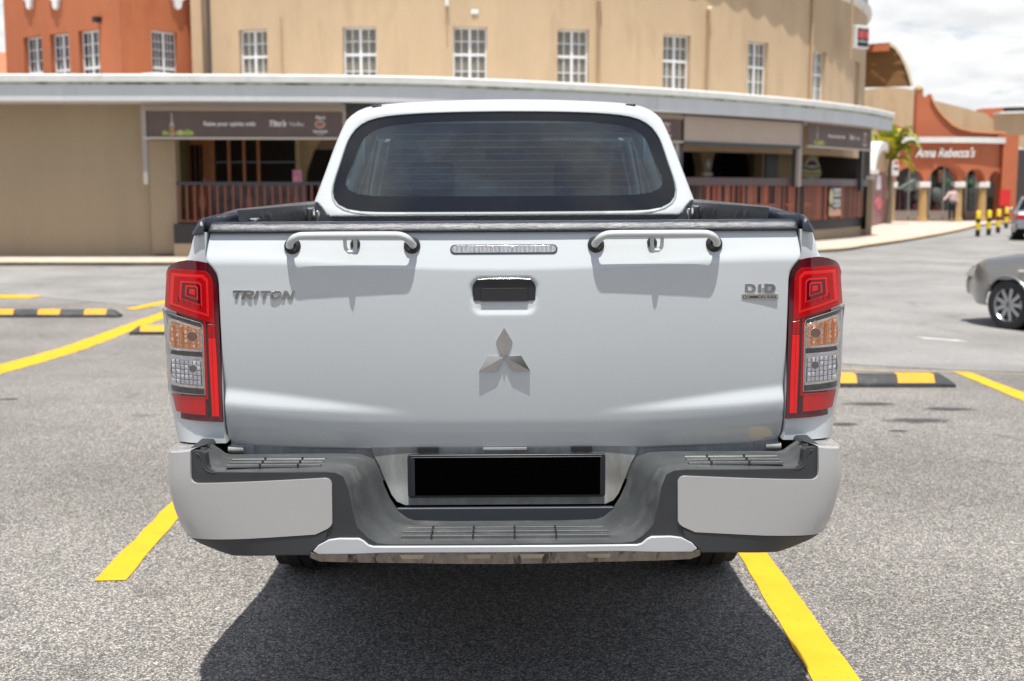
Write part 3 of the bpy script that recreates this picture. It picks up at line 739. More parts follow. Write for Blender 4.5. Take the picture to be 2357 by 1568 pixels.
def ringbox(x0, x1, z0, z1, w_): return [(x0, z0, x1, z0 + w_), (x0, z1 - w_, x1, z1), (x0, z0 + w_, x0 + w_, z1 - w_), (x1 - w_, z0 + w_, x1, z1 - w_)]
for s in (-1, 1):
    lamp = panel(lp(lampP), lampsurf, .07, 'tail_lamp', M_lredd, truck, sx=.010, off=.012, bevel=.005, seg=3, mir=s)
    def LP(poly, name, m, off, th=.006, bev=.0008, sx=.012):
        return panel(lp(poly), lampsurf, th, name, m, lamp, sx=sx, off=off, bevel=bev, mir=s)
    LP([(.922, 1.213), (.905, 1.2185), (.823, 1.2135), (.809, 1.203), (.803, 1.186), (.802, 1.070), (.835, 1.0805), (.93, 1.112)], 'upper_lens', M_lred, .0148)
    # nested light guide frames stepping inwards
    for k, (f, mm, h) in enumerate(((1.0, M_lredb, .0155), (.86, M_lred, .0161), (.58, M_lredb, .0167), (.50, M_lredd, .0173), (.34, M_lredb, .0179), (.27, M_lredd, .0185), (.14, M_lredb, .0190))):
        cx_, cz_ = .856, 1.158
        outl = [(.908, 1.207), (.828, 1.2025), (.815, 1.190), (.8155, 1.088), (.916, 1.122)]
        LP([(cx_ + (a - cx_) * f, cz_ + (b - cz_) * f) for a, b in outl], 'light_guide', mm, h, .005)
    for xx in (.836, .850, .864, .878, .892):
        LP([(xx, 1.104 + (xx - .815) * .33), (xx + .0018, 1.104 + (xx - .815) * .33), (xx + .0022, 1.122 + (xx - .815) * .3), (xx + .0004, 1.122 + (xx - .815) * .3)], 'light_guide', M_lredd, .0168, .004, 0)
    # black bezel behind the clear windows
    LP([(.94, 1.108), (.93, 1.102), (.842, 1.073), (.836, 1.068), (.833, 1.058), (.834, .872), (1.02, .878), (1.08, .98), (1.05, 1.08)], 'lamp_bezel', mat('lamp_side_silver', (.40, .385, .35), .35, metal=.3), .0127, .003)
    LP([(.935, 1.1005), (.842, 1.0725), (.837, 1.0675), (.8355, 1.054), (.915, 1.083), (.937, 1.094)], 'black_bar', M_lblk, .0133)
    LP([(.917, .996), (.838, .992), (.838, .978), (.921, .983)], 'black_bar', M_lblk, .0133)
    LP([(.932, .897), (.8365, .892), (.8355, .874), (.938, .880)], 'black_bar', M_lblk, .0133)
    LP([(.921, 1.082), (.909, 1.0815), (.838, 1.0590), (.8375, .992), (.922, .996), (.929, 1.029)], 'indicator_frame', M_lchr, .0138, .003, .0008)
    am = LP([(.915, 1.0735), (.906, 1.0745), (.842, 1.0545), (.8415, .999), (.9145, 1.0025), (.922, 1.03)], 'indicator_reflector', M_amb, .0143, .003)
    LP([(.926, .984), (.839, .978), (.837, .890), (.920, .896), (.929, .932)], 'reversing_lamp_frame', M_lchr, .0138, .003, .0008)
    rv = LP([(.9185, .971), (.842, .966), (.8405, .898), (.914, .903), (.922, .934)], 'reversing_reflector', M_facet, .0143, .003)
    # cut facets
    def facets(par, x0, x1, z0f, z1f, nx_, nz_, m, m2, curve):
        mb = MB()
        for i in range(nx_):
            for j in range(nz_):
                xa = x0 + (x1 - x0) * (i + .08) / nx_; xb = x0 + (x1 - x0) * (i + .92) / nx_
                zlo = z0f(xa); zhi = z1f(xa); bow = curve * ((i + .5) / nx_ - .5) ** 2
                za_ = zlo + (zhi - zlo) * (j + .06) / nz_ - bow; zb2 = zlo + (zhi - zlo) * (j + .94) / nz_ - bow
                pts = [lampsurf(*lp([(xa, za_)])[0], .0146), lampsurf(*lp([(xb, za_)])[0], .0146), lampsurf(*lp([(xb, zb2)])[0], .0146), lampsurf(*lp([(xa, zb2)])[0], .0146)]
                jx, jz = random.uniform(-.0032, .0032), random.uniform(-.0036, .0036)
                c_ = lampsurf(*lp([((xa + xb) / 2 + jx, (za_ + zb2) / 2 + jz)])[0], .0146 + .0018)
                pts = [(s * p[0], p[1], p[2]) for p in pts + [c_]]
                mb.add(pts, [(0, 1, 4), (1, 2, 4), (2, 3, 4), (3, 0, 4)])
        return mb.build('reflector_facets', m, par, smooth=0)
    facets(rv, .843, .918, lambda x: .900 + (x - .84) * .05, lambda x: .968 + (x - .84) * .06, 7, 5, mat('facet_chrome', (.85, .86, .9), .08, metal=1), None, .004)
    facets(am, .843, .916, lambda x: 1.001 + (x - .84) * .05, lambda x: 1.054 + (x - .84) * .28, 7, 5, mat('facet_amber', (.95, .62, .40), .1, metal=1), None, .004)
    for i in range(4):
        xx = .848 + i * .018
        LP([(xx, 1.004), (xx + .007, 1.004), (xx + .008, 1.05 + (xx - .84) * .25), (xx + .001, 1.05 + (xx - .84) * .25)], 'amber_band', mat('amber_glow', (.62, .15, .008), .25, coat=1), .0160, .002, 0)
    def disc(par, cx_, cz_, r_, m, name, off):
        poly = [(cx_ + r_ * math.cos(a), cz_ + r_ * math.sin(a)) for a in [2 * math.pi * k / 18 for k in range(18)]]
        o = LP(poly, name, m, off, .006, .0008, sx=.02); return o
    disc(am, .862, 1.035, .0150, M_lchr, 'bulb_ring', .0166); disc(am, .862, 1.035, .0132, M_bulba, 'bulb', .0171)
    disc(rv, .863, .946, .0120, M_lchr, 'bulb_ring', .0166); disc(rv, .863, .946, .0102, M_bulb, 'bulb', .0171)
    LP([(.921, .8715), (.834, .866), (.834, .8165), (.912, .822)], 'rear_reflector', M_lredb2, .0145)
    LP([(.833, 1.078), (.827, 1.076), (.8268, .8605), (.94, .8665), (.94, .8715), (.8325, .8665)], 'lens_edge', M_lred, .0140)
    LP([(.8215, .813), (.8250, 1.072), (.8325, 1.074), (.8295, .813)], 'lamp_divider', M_lblk, .0133)
    LP([(.820, 1.070), (.801, 1.066), (.8005, 1.03), (.819, 1.03)], 'light_guide', M_lred, .0150)
    LP([(.8195, 1.029), (.8005, 1.029), (.7985, .947), (.7975, .8125), (.817, .8135), (.820, .979)], 'light_strip', M_lredb, .0152)
    LP([(.8112, 1.06), (.8104, 1.06), (.8095, .815), (.8103, .815)], 'strip_groove', M_lredd, .0160, .003, 0)
    # clear outer lens
    LP([(.955, 1.1085), (.930, 1.100), (.842, 1.0715), (.8355, 1.066), (.834, 1.056), (.8345, .873), (1.02, .879), (1.085, .98), (1.06, 1.08)], 'clear_lens', M_lclear, .0186, .0010, .0003, sx=.012)

# ---------------- bumper
bX = [0, .30, .45, .60, .72, .80, .86, .905, .935, .950, .957, 1.05, 1.25]
bx = [0, .30, .45, .60, .72, .80, .86, .903, .922, .931, .933, .926, .895]
by = [-.212, -.210, -.206, -.196, -.182, -.167, -.147, -.112, -.056, .01, .06, .155, .355]
def xob(z): return cat([.44, .455, .465, .49, .52, .58, .66, .71, .76], [.785, .812, .826, .872, .901, .923, .936, .932, .928], z)
def bsurf(X, z, off):
    f = xob(z) / .945 - 1
    def p(XX):
        x = lin(bX, bx, XX) if False else cat(bX, bx, XX); y = cat(bX, by, XX)
        x *= 1 + f * sm((x - .45) / .45)
        y += .12 * max(0, .50 - z)
        y += .06 * max(0, z - .70)
        return x, y
    x, y = p(X)
    if off:
        x1, y1 = p(X + .003); x0, y0 = p(max(X - .003, -.01)); dx_, dy_ = x1 - x0, y1 - y0; l = math.hypot(dx_, dy_) or 1
        x += dy_ / l * off; y -= dx_ / l * off
    return (x, y, z)
bump = MB().box(-.80, -.42, .0, .16, .49, .66).box(.42, .80, .0, .16, .47, .66).box(-.41, .41, .0, .16, .47, .53).build('rear_bumper', M_dark, truck)  # bumper root; hidden boxes also added as filler against sun slits below
silv = [(1.20, .722), (.962, .722), (.945, .728), (.900, .737), (.8405, .7485), (.8390, .735), (.838, .716), (.835, .676), (.829, .668), (.819, .6645), (.466, .687), (.458, .685), (.452, .679), (.4495, .671), (.451, .567), (.455, .559), (.465, .551), (.497, .5360), (.70, .520), (.882, .5085), (1.20, .512)]
base = [(1.20, .716), (.95, .715), (.90, .733), (.842, .7485), (.808, .7490), (.800, .744), (.797, .73), (.794, .712), (.786, .702), (.770, .696), (.47, .702), (.44, .700), (.42, .690), (.407, .655), (.398, .600), (.387, .556), (.36, .527), (.335, .512), (.300, .508), (0, .508),
        (0, .486), (.31, .488), (.47, .489), (.518, .477), (.589, .4785), (.76, .470), (.817, .467), (.845, .474), (.895, .499), (1.20, .500)]
for s in (-1, 1):
    panel(base, bsurf, .02, 'bumper_trim', M_black, bump, sx=.04, sz=.03, off=0, bevel=.004, seg=3, mir=s)
    panel(silv, bsurf, .012, 'bumper_panel', M_silver, bump, sx=.03, sz=.03, off=.006, bevel=.003, seg=3, mir=s)
    # rolled top of the corner
    MB().prism([(.799, .695), (.801, .742), (.808, .7485), (.836, .7485), (.8425, .746), (.8425, .695)], 'y', -.112, .02).build('step_end_block', M_black, bump, bevel=.003).scale.x = s
    X_ = [.8405, .87, .90, .925, .945, .957, 1.0, 1.1, 1.2]
    rows = []
    for off_, dz in ((.0062, -.003), (.004, .0), (.0, .0025), (-.02, .004), (-.09, .003)):
        row = []
        for X in X_:
            zt_ = lin([.8405, .90, .945, .962, 1.2], [.7485, .737, .728, .722, .722], X)
            p = bsurf(X, zt_, off_); row.append((s * p[0], p[1], p[2] + dz))
        rows.append(row)
    MB().grid(rows).build('bumper_corner_top', M_silver, bump, smooth=60)
    # black step pad ribbon from the corner, down the chute to the middle
    Fc = [(.812, .744), (.804, .742), (.797, .728), (.793, .711), (.785, .701), (.770, .6955), (.60, .6985), (.47, .7015), (.44, .700), (.42, .690), (.407, .655), (.398, .600), (.387, .556), (.36, .527), (.335, .512), (.30, .508), (.15, .508), (0, .508)]
    Mc = [(.814, .744), (.806, .743), (.797, .734), (.785, .722), (.772, .712), (.755, .7065), (.6, .7085), (.46, .7095), (.42, .708), (.392, .698), (.372, .665), (.358, .612), (.340, .572), (.312, .541), (.288, .525), (.262, .518), (.15, .5165), (0, .5165)]
    Bc = [(.814, .744), (.804, .743), (.794, .736), (.780, .727), (.765, .715), (.748, .711), (.6, .7125), (.45, .7125), (.395, .710), (.360, .697), (.345, .665), (.333, .622), (.318, .587), (.297, .553), (.270, .531), (.25, .524), (.15, .521), (0, .521)]
    rows = []
    for k in range(7):
        t = k / 6; row = []
        for i in range(len(Fc)):
            f_, m_, b_ = Fc[i], Mc[i], Bc[i]
            yf = bsurf(f_[0], f_[1], 0)[1]; ym = -.115; yb_ = -.03
            if t <= .5: u = t * 2; x = f_[0] * (1 - u) + m_[0] * u; z = f_[1] * (1 - u) + m_[1] * u; y = yf * (1 - u) + ym * u
            else: u = t * 2 - 1; x = m_[0] * (1 - u) + b_[0] * u; z = m_[1] * (1 - u) + b_[1] * u; y = ym * (1 - u) + yb_ * u
            if k == 0: z -= .001
            if k == 1: z += .0015
            row.append((s * x, y, z))
        rows.append(row)
    rib = MB().grid(rows).build('step_pad', M_step, bump, smooth=50)
    for yy in (-.155, -.118, -.082):
        mb = MB(); mb.prism([(yy - .009, .7015 + (yy + .2) * .07), (yy - .006, .7125), (yy + .006, .7125), (yy + .009, .7035 + (yy + .2) * .07)], 'x', s * .485, s * .735)
        mb.build('tread_rib', M_step, rib, bevel=.0015)
        for xx in (.545, .645): MB().box(s * xx - .0025, s * xx + .0025, yy - .012, yy - .004, .706, .7165).build('drain_notch', M_black, rib, smooth=0)
    # lower valance crease
    val = [(1.20, .511), (.882, .5075), (.70, .519), (.497, .5350), (.463, .549), (.470, .522), (.512, .487), (.520, .478), (.589, .4765), (.76, .4685), (.817, .4655), (.847, .4735), (.895, .4985), (1.20, .4985)]
    panel(val, bsurf, .010, 'bumper_valance', mat('valance_plastic', (.035, .038, .042), .42, bump=.15, bs=300), bump, sx=.04, off=.004, bevel=.004, seg=3, mir=s)
def symsurf(f): return lambda X, z, off: (lambda p: (math.copysign(p[0], X) if X else p[0], p[1], p[2]))(f(abs(X), z, off))
def both(poly):
    r = [p for p in poly if p[0] > 1e-6]; return poly, r
skr = [(0, .5045), (.345, .505), (.357, .5085), (.370, .520), (.382, .5265), (.434, .5265), (.461, .5225), (.489, .508), (.505, .4905), (.49, .4825), (.40, .4835), (.31, .487), (0, .4865)]
panel(skr + [(-x, z) for x, z in skr[::-1] if x > 0], symsurf(bsurf), .02, 'skid_strip', M_skid, bump, sx=.05, off=.008, bevel=.003)
undr = [(0, .485), (.31, .4855), (.40, .482), (.49, .481), (.512, .487), (.515, .468), (.49, .456), (.40, .453), (.25, .451), (.15, .448), (0, .446)]
usurf = symsurf(lambda X, z, off: (X, bsurf(X, z, off)[1] + .5 * (.487 - z), z))
panel(undr + [(-x, z) for x, z in undr[::-1] if x > 0], usurf, .02, 'skid_underside', M_skidd, bump, sx=.05, off=.004, bevel=.002)
for xx in (-.245, -.070, .070, .245):
    panel([(xx - .033, .4805), (xx + .033, .4805), (xx + .027, .466), (xx - .027, .466)], usurf, .004, 'skid_slot', mat('slot_tan', (.36, .31, .25), .7, var=.2), bump, sx=None, off=.006, bevel=.0015)
for yy in (-.168, -.128, -.090):
    MB().prism([(yy - .009, .511), (yy - .006, .5215), (yy + .006, .5215), (yy + .009, .513)], 'x', -.275, .275).build('tread_rib', M_step, bump, bevel=.0015)
    for xx in (-.195, -.085, .025, .135): MB().box(xx - .0025, xx + .0025, yy - .013, yy - .004, .517, .5255).build('drain_notch', M_black, bump, smooth=0)
MB().box(-.30, .30, -.035, -.02, .515, .558).build('bumper_back_wall', mat('wall_navy', (.022, .028, .036), .5), bump, bevel=.004)

# plate panel and plate
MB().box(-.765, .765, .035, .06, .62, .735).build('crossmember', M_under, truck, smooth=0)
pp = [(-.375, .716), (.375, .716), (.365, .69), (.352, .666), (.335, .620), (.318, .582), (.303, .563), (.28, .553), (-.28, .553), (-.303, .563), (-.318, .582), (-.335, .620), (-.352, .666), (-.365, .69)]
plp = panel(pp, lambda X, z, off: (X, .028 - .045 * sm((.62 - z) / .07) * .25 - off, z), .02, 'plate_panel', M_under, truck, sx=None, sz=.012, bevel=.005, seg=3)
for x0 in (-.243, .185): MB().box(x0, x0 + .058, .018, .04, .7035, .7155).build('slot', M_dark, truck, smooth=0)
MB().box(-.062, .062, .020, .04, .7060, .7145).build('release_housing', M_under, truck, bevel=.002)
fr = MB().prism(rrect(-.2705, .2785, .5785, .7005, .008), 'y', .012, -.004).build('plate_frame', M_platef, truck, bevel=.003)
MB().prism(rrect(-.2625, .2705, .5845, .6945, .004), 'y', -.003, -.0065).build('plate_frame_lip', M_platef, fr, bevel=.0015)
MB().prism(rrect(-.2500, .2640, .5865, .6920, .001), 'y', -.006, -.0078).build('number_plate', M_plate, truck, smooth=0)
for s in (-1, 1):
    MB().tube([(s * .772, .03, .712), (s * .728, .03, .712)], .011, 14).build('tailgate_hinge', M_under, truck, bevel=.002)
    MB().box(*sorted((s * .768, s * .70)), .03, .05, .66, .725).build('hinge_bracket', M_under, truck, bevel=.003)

# ---------------- bed: liner, rails, hooks
rail = [(.733, 1.28), (.733, 1.362), (.738, 1.371), (.750, 1.376), (.772, 1.375), (.795, 1.368), (.817, 1.355), (.834, 1.338), (.844, 1.322), (.840, 1.313), (.82, 1.313)]
for s in (-1, 1):
    rows = []
    for y, dzr, pull in ((-.004, .040, .006), (-.002, .034, .003), (.006, .028, .001), (.02, .0225, 0), (.04, .020, 0), (.07, .0135, 0), (.11, .0075, 0), (.16, .003, 0), (.25, 0, 0), (.5, 0, 0), (.8, 0, 0), (1.1, 0, 0), (1.4, 0, 0), (1.5, 0, 0)):
        row = []
        for x, z in rail:
            if y < .09 and z < 1.3: z = 1.330
            zz_ = z - dzr * sm((z - 1.31) / .05) - (.004 if y < 0 else 0) + .010 * (y / 1.5)
            xi = .733 + .077 * (1 if y < .045 else sm((.095 - y) / .05)); xx = xi + (x - .733) * (.844 - xi) / (.844 - .733)
            row.append((s * (xx - pull * sm((x - .8) / .05)), y, zz_))
        rows.append(row)
    mb = MB().grid(rows); mb.add(rows[0], [tuple(range(len(rail)))]); mb.build('bed_rail_cap', M_linerc, truck, smooth=50)
    # liner side wall
    rows = []
    for i in range(61):
        y = .065 + i * (1.5 - .065) / 60
        bulge = 0
        for yc in (.38, .50, .92, 1.04, 1.38): bulge = max(bulge, .012 * sm(1 - abs(y - yc) / .03))
        rows.append([(s * (.733 - b2 - bulge * k), y, z) for z, b2, k in ((1.375, 0, 0), (1.36, .002, .0), (1.342, .004, .6), (1.31, .006, 1), (1.1, .012, 1), (.90, .02, 1), (.86, .05, 0))])
    MB().grid(rows).build('bed_liner_wall', M_liner, truck, smooth=50)
    MB().box(*sorted((s * .735, s * .82)), .075, .10, .86, 1.345).build('bed_end_post', M_liner, truck)
def hook(s, y, x, zt_, zb2, w_):
    h = thing('x', '', '') if False else None
    o = MB().box(s * x - .012, s * x + .012, y - .003, y + w_, zb2, zt_).build('tie_down', M_chrome, truck, bevel=.006, seg=3)
    MB().box(s * x - s * .026 - .004, s * x - s * .026 + .004, y + .004, y + w_ - .006, zb2 + .004, zt_ - .012).build('cleat_arm', M_chrome2, o, bevel=.003)
hook(-1, .17, .712, 1.352, 1.29, .045)
hook(-1, 1.16, .712, 1.366, 1.29, .05)
hook(1, 1.20, .712, 1.366, 1.29, .05)
MB().grid([[(-.70, y, .86), (.70, y, .86)] for y in (.05, 1.5)]).build('bed_floor', M_liner, truck)
for i in range(9):
    MB().box(-.60 + i * .145, -.54 + i * .145, .08, 1.46, .862, .872).build('floor_rib', M_liner, truck, bevel=.003)
bh = [(-.745, 1.385), (-.735, 1.385), (-.715, 1.362), (-.700, 1.340), (-.685, 1.331), (.685, 1.331), (.700, 1.340), (.715, 1.362), (.735, 1.385), (.745, 1.385), (.745, .86), (-.745, .86)]
MB().prism(bh, 'y', 1.47, 1.515).build('bed_bulkhead', M_liner, truck, bevel=.008, seg=3)
for s in (-1, 1):
    MB().add([(s * .733, 1.40, 1.36), (s * .733, 1.47, 1.375), (s * .66, 1.47, 1.29), (s * .733, 1.36, 1.26), (s * .733, 1.47, 1.2), (s * .62, 1.47, 1.2)], [(0, 1, 2), (0, 2, 5, 3), (3, 5, 4)]).build('liner_gusset', M_liner, truck)

# ---------------- cab
def yl(z, x=0): return .085 * x * x + 1.515 + .215 * max(0, (z - 1.33)) / .45 + .10 * max(0, z - 1.74) ** 1 * 2
outer = [(0, 1.796), (.15, 1.7945), (.294, 1.790), (.42, 1.784), (.508, 1.777), (.56, 1.768), (.60, 1.752), (.632, 1.728), (.653, 1.701), (.688, 1.612), (.728, 1.490), (.765, 1.379), (.78, 1.30), (.78, 1.24), (0, 1.24)]
inner = [(0, 1.7435), (.20, 1.7415), (.36, 1.7365), (.46, 1.729), (.52, 1.7195), (.565, 1.704), (.60, 1.679), (.622, 1.650), (.640, 1.612), (.664, 1.53), (.682, 1.470), (.690, 1.430), (.688, 1.402), (.677, 1.380), (.655, 1.361), (.62, 1.348), (.56, 1.3395), (.45, 1.3365), (0, 1.3355)]
outer = spl(outer[:12], 4) + outer[12:]; inner = spl(inner, 4)
def close(p): return p + [(-x, z) for x, z in p[::-1] if x > 1e-6]
outc, innc = close(outer), close(inner)
def polar(poly, n=120, c=(0, 1.53), sc=1.0):
    out = []
    for k in range(n):
        a = 2 * math.pi * k / n; d = (math.cos(a), math.sin(a)); best = None
        for i in range(len(poly)):
            p, q = poly[i], poly[(i + 1) % len(poly)]
            ex, ez = q[0] - p[0], q[1] - p[1]; den = d[0] * ez - d[1] * ex
            if abs(den) < 1e-12: continue
            t = ((p[0] - c[0]) * ez - (p[1] - c[1]) * ex) / den; u = ((p[0] - c[0]) * d[1] - (p[1] - c[1]) * d[0]) / den
            if t > 0 and -1e-6 <= u <= 1 + 1e-6 and (best is None or t > best): best = t
        out.append((c[0] + d[0] * best * sc, c[1] + d[1] * best * sc))
    return out
# use angles spread evenly along the aspect of the window
po, pi_ = polar(outc, 160), polar(innc, 160)
def mix2(a, b, t): return [(p[0] * (1 - t) + q[0] * t, p[1] * (1 - t) + q[1] * t) for p, q in zip(a, b)]
rings = [[(x * 1.004, yl(z, x) + .06, z + .001) for x, z in po], [(x * 1.002, yl(z, x) + .022, z + .0005) for x, z in po], [(x, yl(z, x) + .006, z) for x, z in mix2(po, pi_, .06)]]
for t in (.2, .4, .6, .8, .93): rings.append([(x, yl(z, x) - .004 * math.sin(t * math.pi), z) for x, z in mix2(po, pi_, t)])
rings.append([(x, yl(z, x) + .001, z) for x, z in pi_]); rings.append([(x, yl(z, x) + .010, z) for x, z in mix2(po, pi_, 1.012)])
MB().grid([r + [r[0]] for r in rings]).build('cab_back', M_paint, truck, smooth=50)
gk = [[(x, yl(z, x) - .0035, z) for x, z in mix2(po, pi_, .93)], [(x, yl(z, x) - .005, z) for x, z in mix2(po, pi_, .97)], [(x, yl(z, x) + .001, z) for x, z in mix2(po, pi_, 1.04)]]
MB().grid([r + [r[0]] for r in gk]).build('window_seal', mat('seal_grey', (.30, .33, .33), .3), truck, smooth=50)
# glass pane with the printed border as its own ring
g_out = mix2(po, pi_, 1.03)
fr_in = polar([(a * .925 if abs(a) > .3 else a, 1.53 + (b - 1.53) * (.82 if b > 1.53 else .66)) for a, b in innc], 160)
MB().grid([[(x, yl(z, x) + .004, z) for x, z in g_out] + [(g_out[0][0], yl(g_out[0][1], g_out[0][0]) + .004, g_out[0][1])], [(x, yl(z, x) + .004, z) for x, z in fr_in] + [(fr_in[0][0], yl(fr_in[0][1], fr_in[0][0]) + .004, fr_in[0][1])]]).build('window_border', M_frit, truck, smooth=50)
gr = []
for k in range(9):
    f_ = 1 - k / 8 * .999; q = [(x * f_, 1.53 + (z - 1.53) * f_) for x, z in fr_in]; gr.append([(x, yl(z, x) + .0052, z) for x, z in q + [q[0]]])
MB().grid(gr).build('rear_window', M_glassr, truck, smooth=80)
x = 0; ht = MB()
for k in range(9):
    z = 1.435 + k * .027; ht.grid([[(x, yl(z, x) + .0049, z), (x, yl(z + .0006, x) + .0049, z + .0006)] for x in [(-.56 + .006 * k) + i * (1.12 - .012 * k) / 24 for i in range(25)]])
ht.build('heater_wire', mat('heater_copper', (.045, .028, .026), .5), truck, smooth=0)
# roof
top = [(.653, 1.701), (.632, 1.728), (.60, 1.752), (.56, 1.768), (.508, 1.777), (.42, 1.784), (.294, 1.790), (.15, 1.7945), (0, 1.796)]
topf = [(-x, z) for x, z in top] + [(x, z) for x, z in top[::-1][1:]]
rows = []
for y, dz, k in ((0, 0, 1.004), (1.85, 0, 1.006), (2.1, .004, 1.01), (2.5, .004, 1.01), (2.9, -.012, 1.0), (3.1, -.04, .98)):
    rows.append([(x * k, (yl(z, x) + .055) if y == 0 else y, z + dz) for x, z in topf])
MB().grid(rows).build('roof', M_paint, truck, smooth=50)
for s in (-1, 1):
    MB().box(s * .521 - .021, s * .521 + .021, yl(1.768, .52) - .003, yl(1.768, .52) + .03, 1.7640, 1.7745).build('roof_rail_plug', M_black, truck, bevel=.003)
    MB().box(s * .521 - .010, s * .521 + .010, 1.83, 3.0, 1.770, 1.7790).build('roof_ditch_trim', M_black, truck, bevel=.002)
    # side glass and pillars
    A = lambda y, t: (s * (.80 - .145 * t + (.01 if y > 1.9 else 0)), y, 1.255 + .445 * t)
    rows = [[A(y + (.18 * t if y < 1.7 else 0) - (.55 * t if y > 3.4 else 0), t) for t in (0, .25, .5, .75, 1)] for y in (1.68, 2.3, 2.9, 3.62)]
    MB().grid(rows).build('side_window', M_glasss, truck, smooth=60)
    for (ya, yb_, w_) in ((2.42, 2.46, .06), (3.72, 3.08, .06)):
        MB().tube([(s * .77, ya + .05, 1.25), (s * .715, (ya + yb_) / 2 + .04, 1.44), (s * .625, yb_ + .05, 1.70)], w_ * .5, 8).build('door_pillar', M_paint, truck, smooth=60)
MB().grid([[(x * .8, 3.85 - .06 * x * x, 1.13) for x in (-1, -.5, 0, .5, 1)], [(x * .66, 3.1, 1.735) for x in (-1, -.5, 0, .5, 1)]]).build('windscreen', M_glassw, truck, smooth=60)
# bonnet and nose
rows = []
for y, h, w_ in ((3.80, 1.135, .80), (4.3, 1.11, .86), (4.8, 1.04, .86), (5.1, .96, .82), (5.22, .86, .78)):
    rows.append([(x * w_, y, h - .04 * abs(x) ** 3) for x in (-1, -.8, -.5, 0, .5, .8, 1)])
MB().grid(rows).build('bonnet', M_paint, truck, smooth=60)
MB().box(-.84, .84, 5.05, 5.28, .48, .86).build('front_bumper', M_paint, truck, bevel=.05, seg=4)
MB().box(-.60, .60, 5.27, 5.30, .56, .78).build('grille', M_black, truck, bevel=.01)
for s in (-1, 1): MB().box(*sorted((s * .60, s * .86)), 5.10, 5.27, .80, .92).build('headlight', M_chrome2, truck, bevel=.02)
# interior
MB().box(-.72, .72, 1.56, 3.7, .62, .66).build('cab_floor', M_dark, truck)
MB().box(-.66, .66, 1.66, 1.84, .8, 1.30).build('rear_bench', M_seat, truck, bevel=.04, seg=3)
for x in (-.40, 0, .40): MB().box(x - .10, x + .10, 1.69, 1.78, 1.28, 1.40 if x else 1.36).build('headrest', M_seat, truck, bevel=.03, seg=3)
for x in (-.36, .36):
    MB().box(x - .24, x + .24, 2.55, 2.70, .8, 1.36).build('front_seat', M_seat, truck, bevel=.05, seg=3)
    MB().box(x - .12, x + .12, 2.58, 2.67, 1.38, 1.56).build('headrest', M_seat, truck, bevel=.035, seg=3)
MB().box(-.74, .74, 3.30, 3.75, .9, 1.13).build('dashboard', M_dark, truck, bevel=.03)
MB().box(-.04, .04, 3.25, 3.30, 1.15, 1.25).build('phone_holder', M_dark, truck, bevel=.01)
MB().box(-.10, .10, 3.12, 3.14, 1.58, 1.64).build('inner_mirror', M_dark, truck, bevel=.01)
MB().box(-.655, .655, 1.78, 3.05, 1.69, 1.70).build('headliner', mat('headliner_grey', (.30, .30, .29), .9), truck)

# ---------------- running gear
MB().box(-.60, .60, .12, 5.0, .42, .72).build('chassis', M_dark, truck)
for ya, yb_ in ((.16, .98), (1.9, 3.95)): MB().box(-.76, .76, ya, yb_, .40, .60).build('underbody_light_block', M_dark, truck)  # unseen boxes added to block light and deepen the ground shadow
MB().box(-.70, .70, .04, 1.5, .66, .855).build('bed_underside', M_dark, truck)
MB().tube([(-.75, 1.43, .32), (.75, 1.43, .32)], .06, 10).build('rear_axle', M_dark, truck)
MB().tube([(-.45, .10, .48), (-.45, 1.3, .50), (-.3, 2.6, .48)], .03, 10).build('exhaust', M_skidd, truck)
WZ = .318
def wheel(x, y, s):
    prof = [(.235, -.10), (.30, -.118), (.345, -.12), (.362, -.105), (.369, -.08), (.371, 0), (.369, .08), (.362, .105), (.345, .12), (.30, .118), (.235, .10)]
    wv = MB().lathe(prof, (x, y, WZ), 'x', 48).build('wheel', M_rubber, truck, smooth=50)
    mb = MB()
    for k in range(44):
        a = 2 * math.pi * k / 44
        for row, (xa, xb) in enumerate(((-.119, -.085), (-.072, -.028), (-.018, .020), (.030, .072), (.085, .119))):
            aa = a + (.5 if row % 2 else 0) * 2 * math.pi / 44; da = .052
            P = [(xx, y + r_ * math.cos(t), WZ + r_ * math.sin(t)) for xx in (x + xa, x + xb) for r_ in ((.352 if row in (0, 4) else .366), (.366 if row in (0, 4) else .378)) for t in (aa - da + (.02 if xx > x + xa else -.02), aa + da + (.02 if xx > x + xa else -.02))]
            mb.add(P, [(0, 1, 3, 2), (4, 6, 7, 5), (0, 4, 5, 1), (2, 3, 7, 6), (0, 2, 6, 4), (1, 5, 7, 3)])
    o = mb.build('tread', M_rubber, wv, smooth=0)
    rim = MB().lathe([(.0, s * .055), (.05, s * .06), (.06, s * .045), (.19, s * .035), (.215, s * .07), (.235, s * .10), (.235, -s * .10), (.0, -s * .1)], (x, y, WZ), 'x', 40).build('rim', M_rim, wv, smooth=40)
    return wv
for y in (1.43, 4.43):
    for s in (-1, 1): wheel(s * .765, y, s)
# ------------------------------------------------------------------ background: measured points along sight lines
_p, _y = R(PITCH), R(YAW)
def ray(u, v):
    x = (u - 1178.5) / FPX; z = -(v - 784) / FPX
    y2 = math.cos(_p) + z * math.sin(_p); z2 = -math.sin(_p) + z * math.cos(_p)
    return (x * math.cos(_y) + y2 * math.sin(_y), -x * math.sin(_y) + y2 * math.cos(_y), z2)
def at_plane(u, v, Y):
    """world x,z seen at picture point (u,v) on the plane y=Y"""
    d = ray(u, v); t = (Y + CAM_D) / d[1]; return d[0] * t, CAM_H + d[2] * t

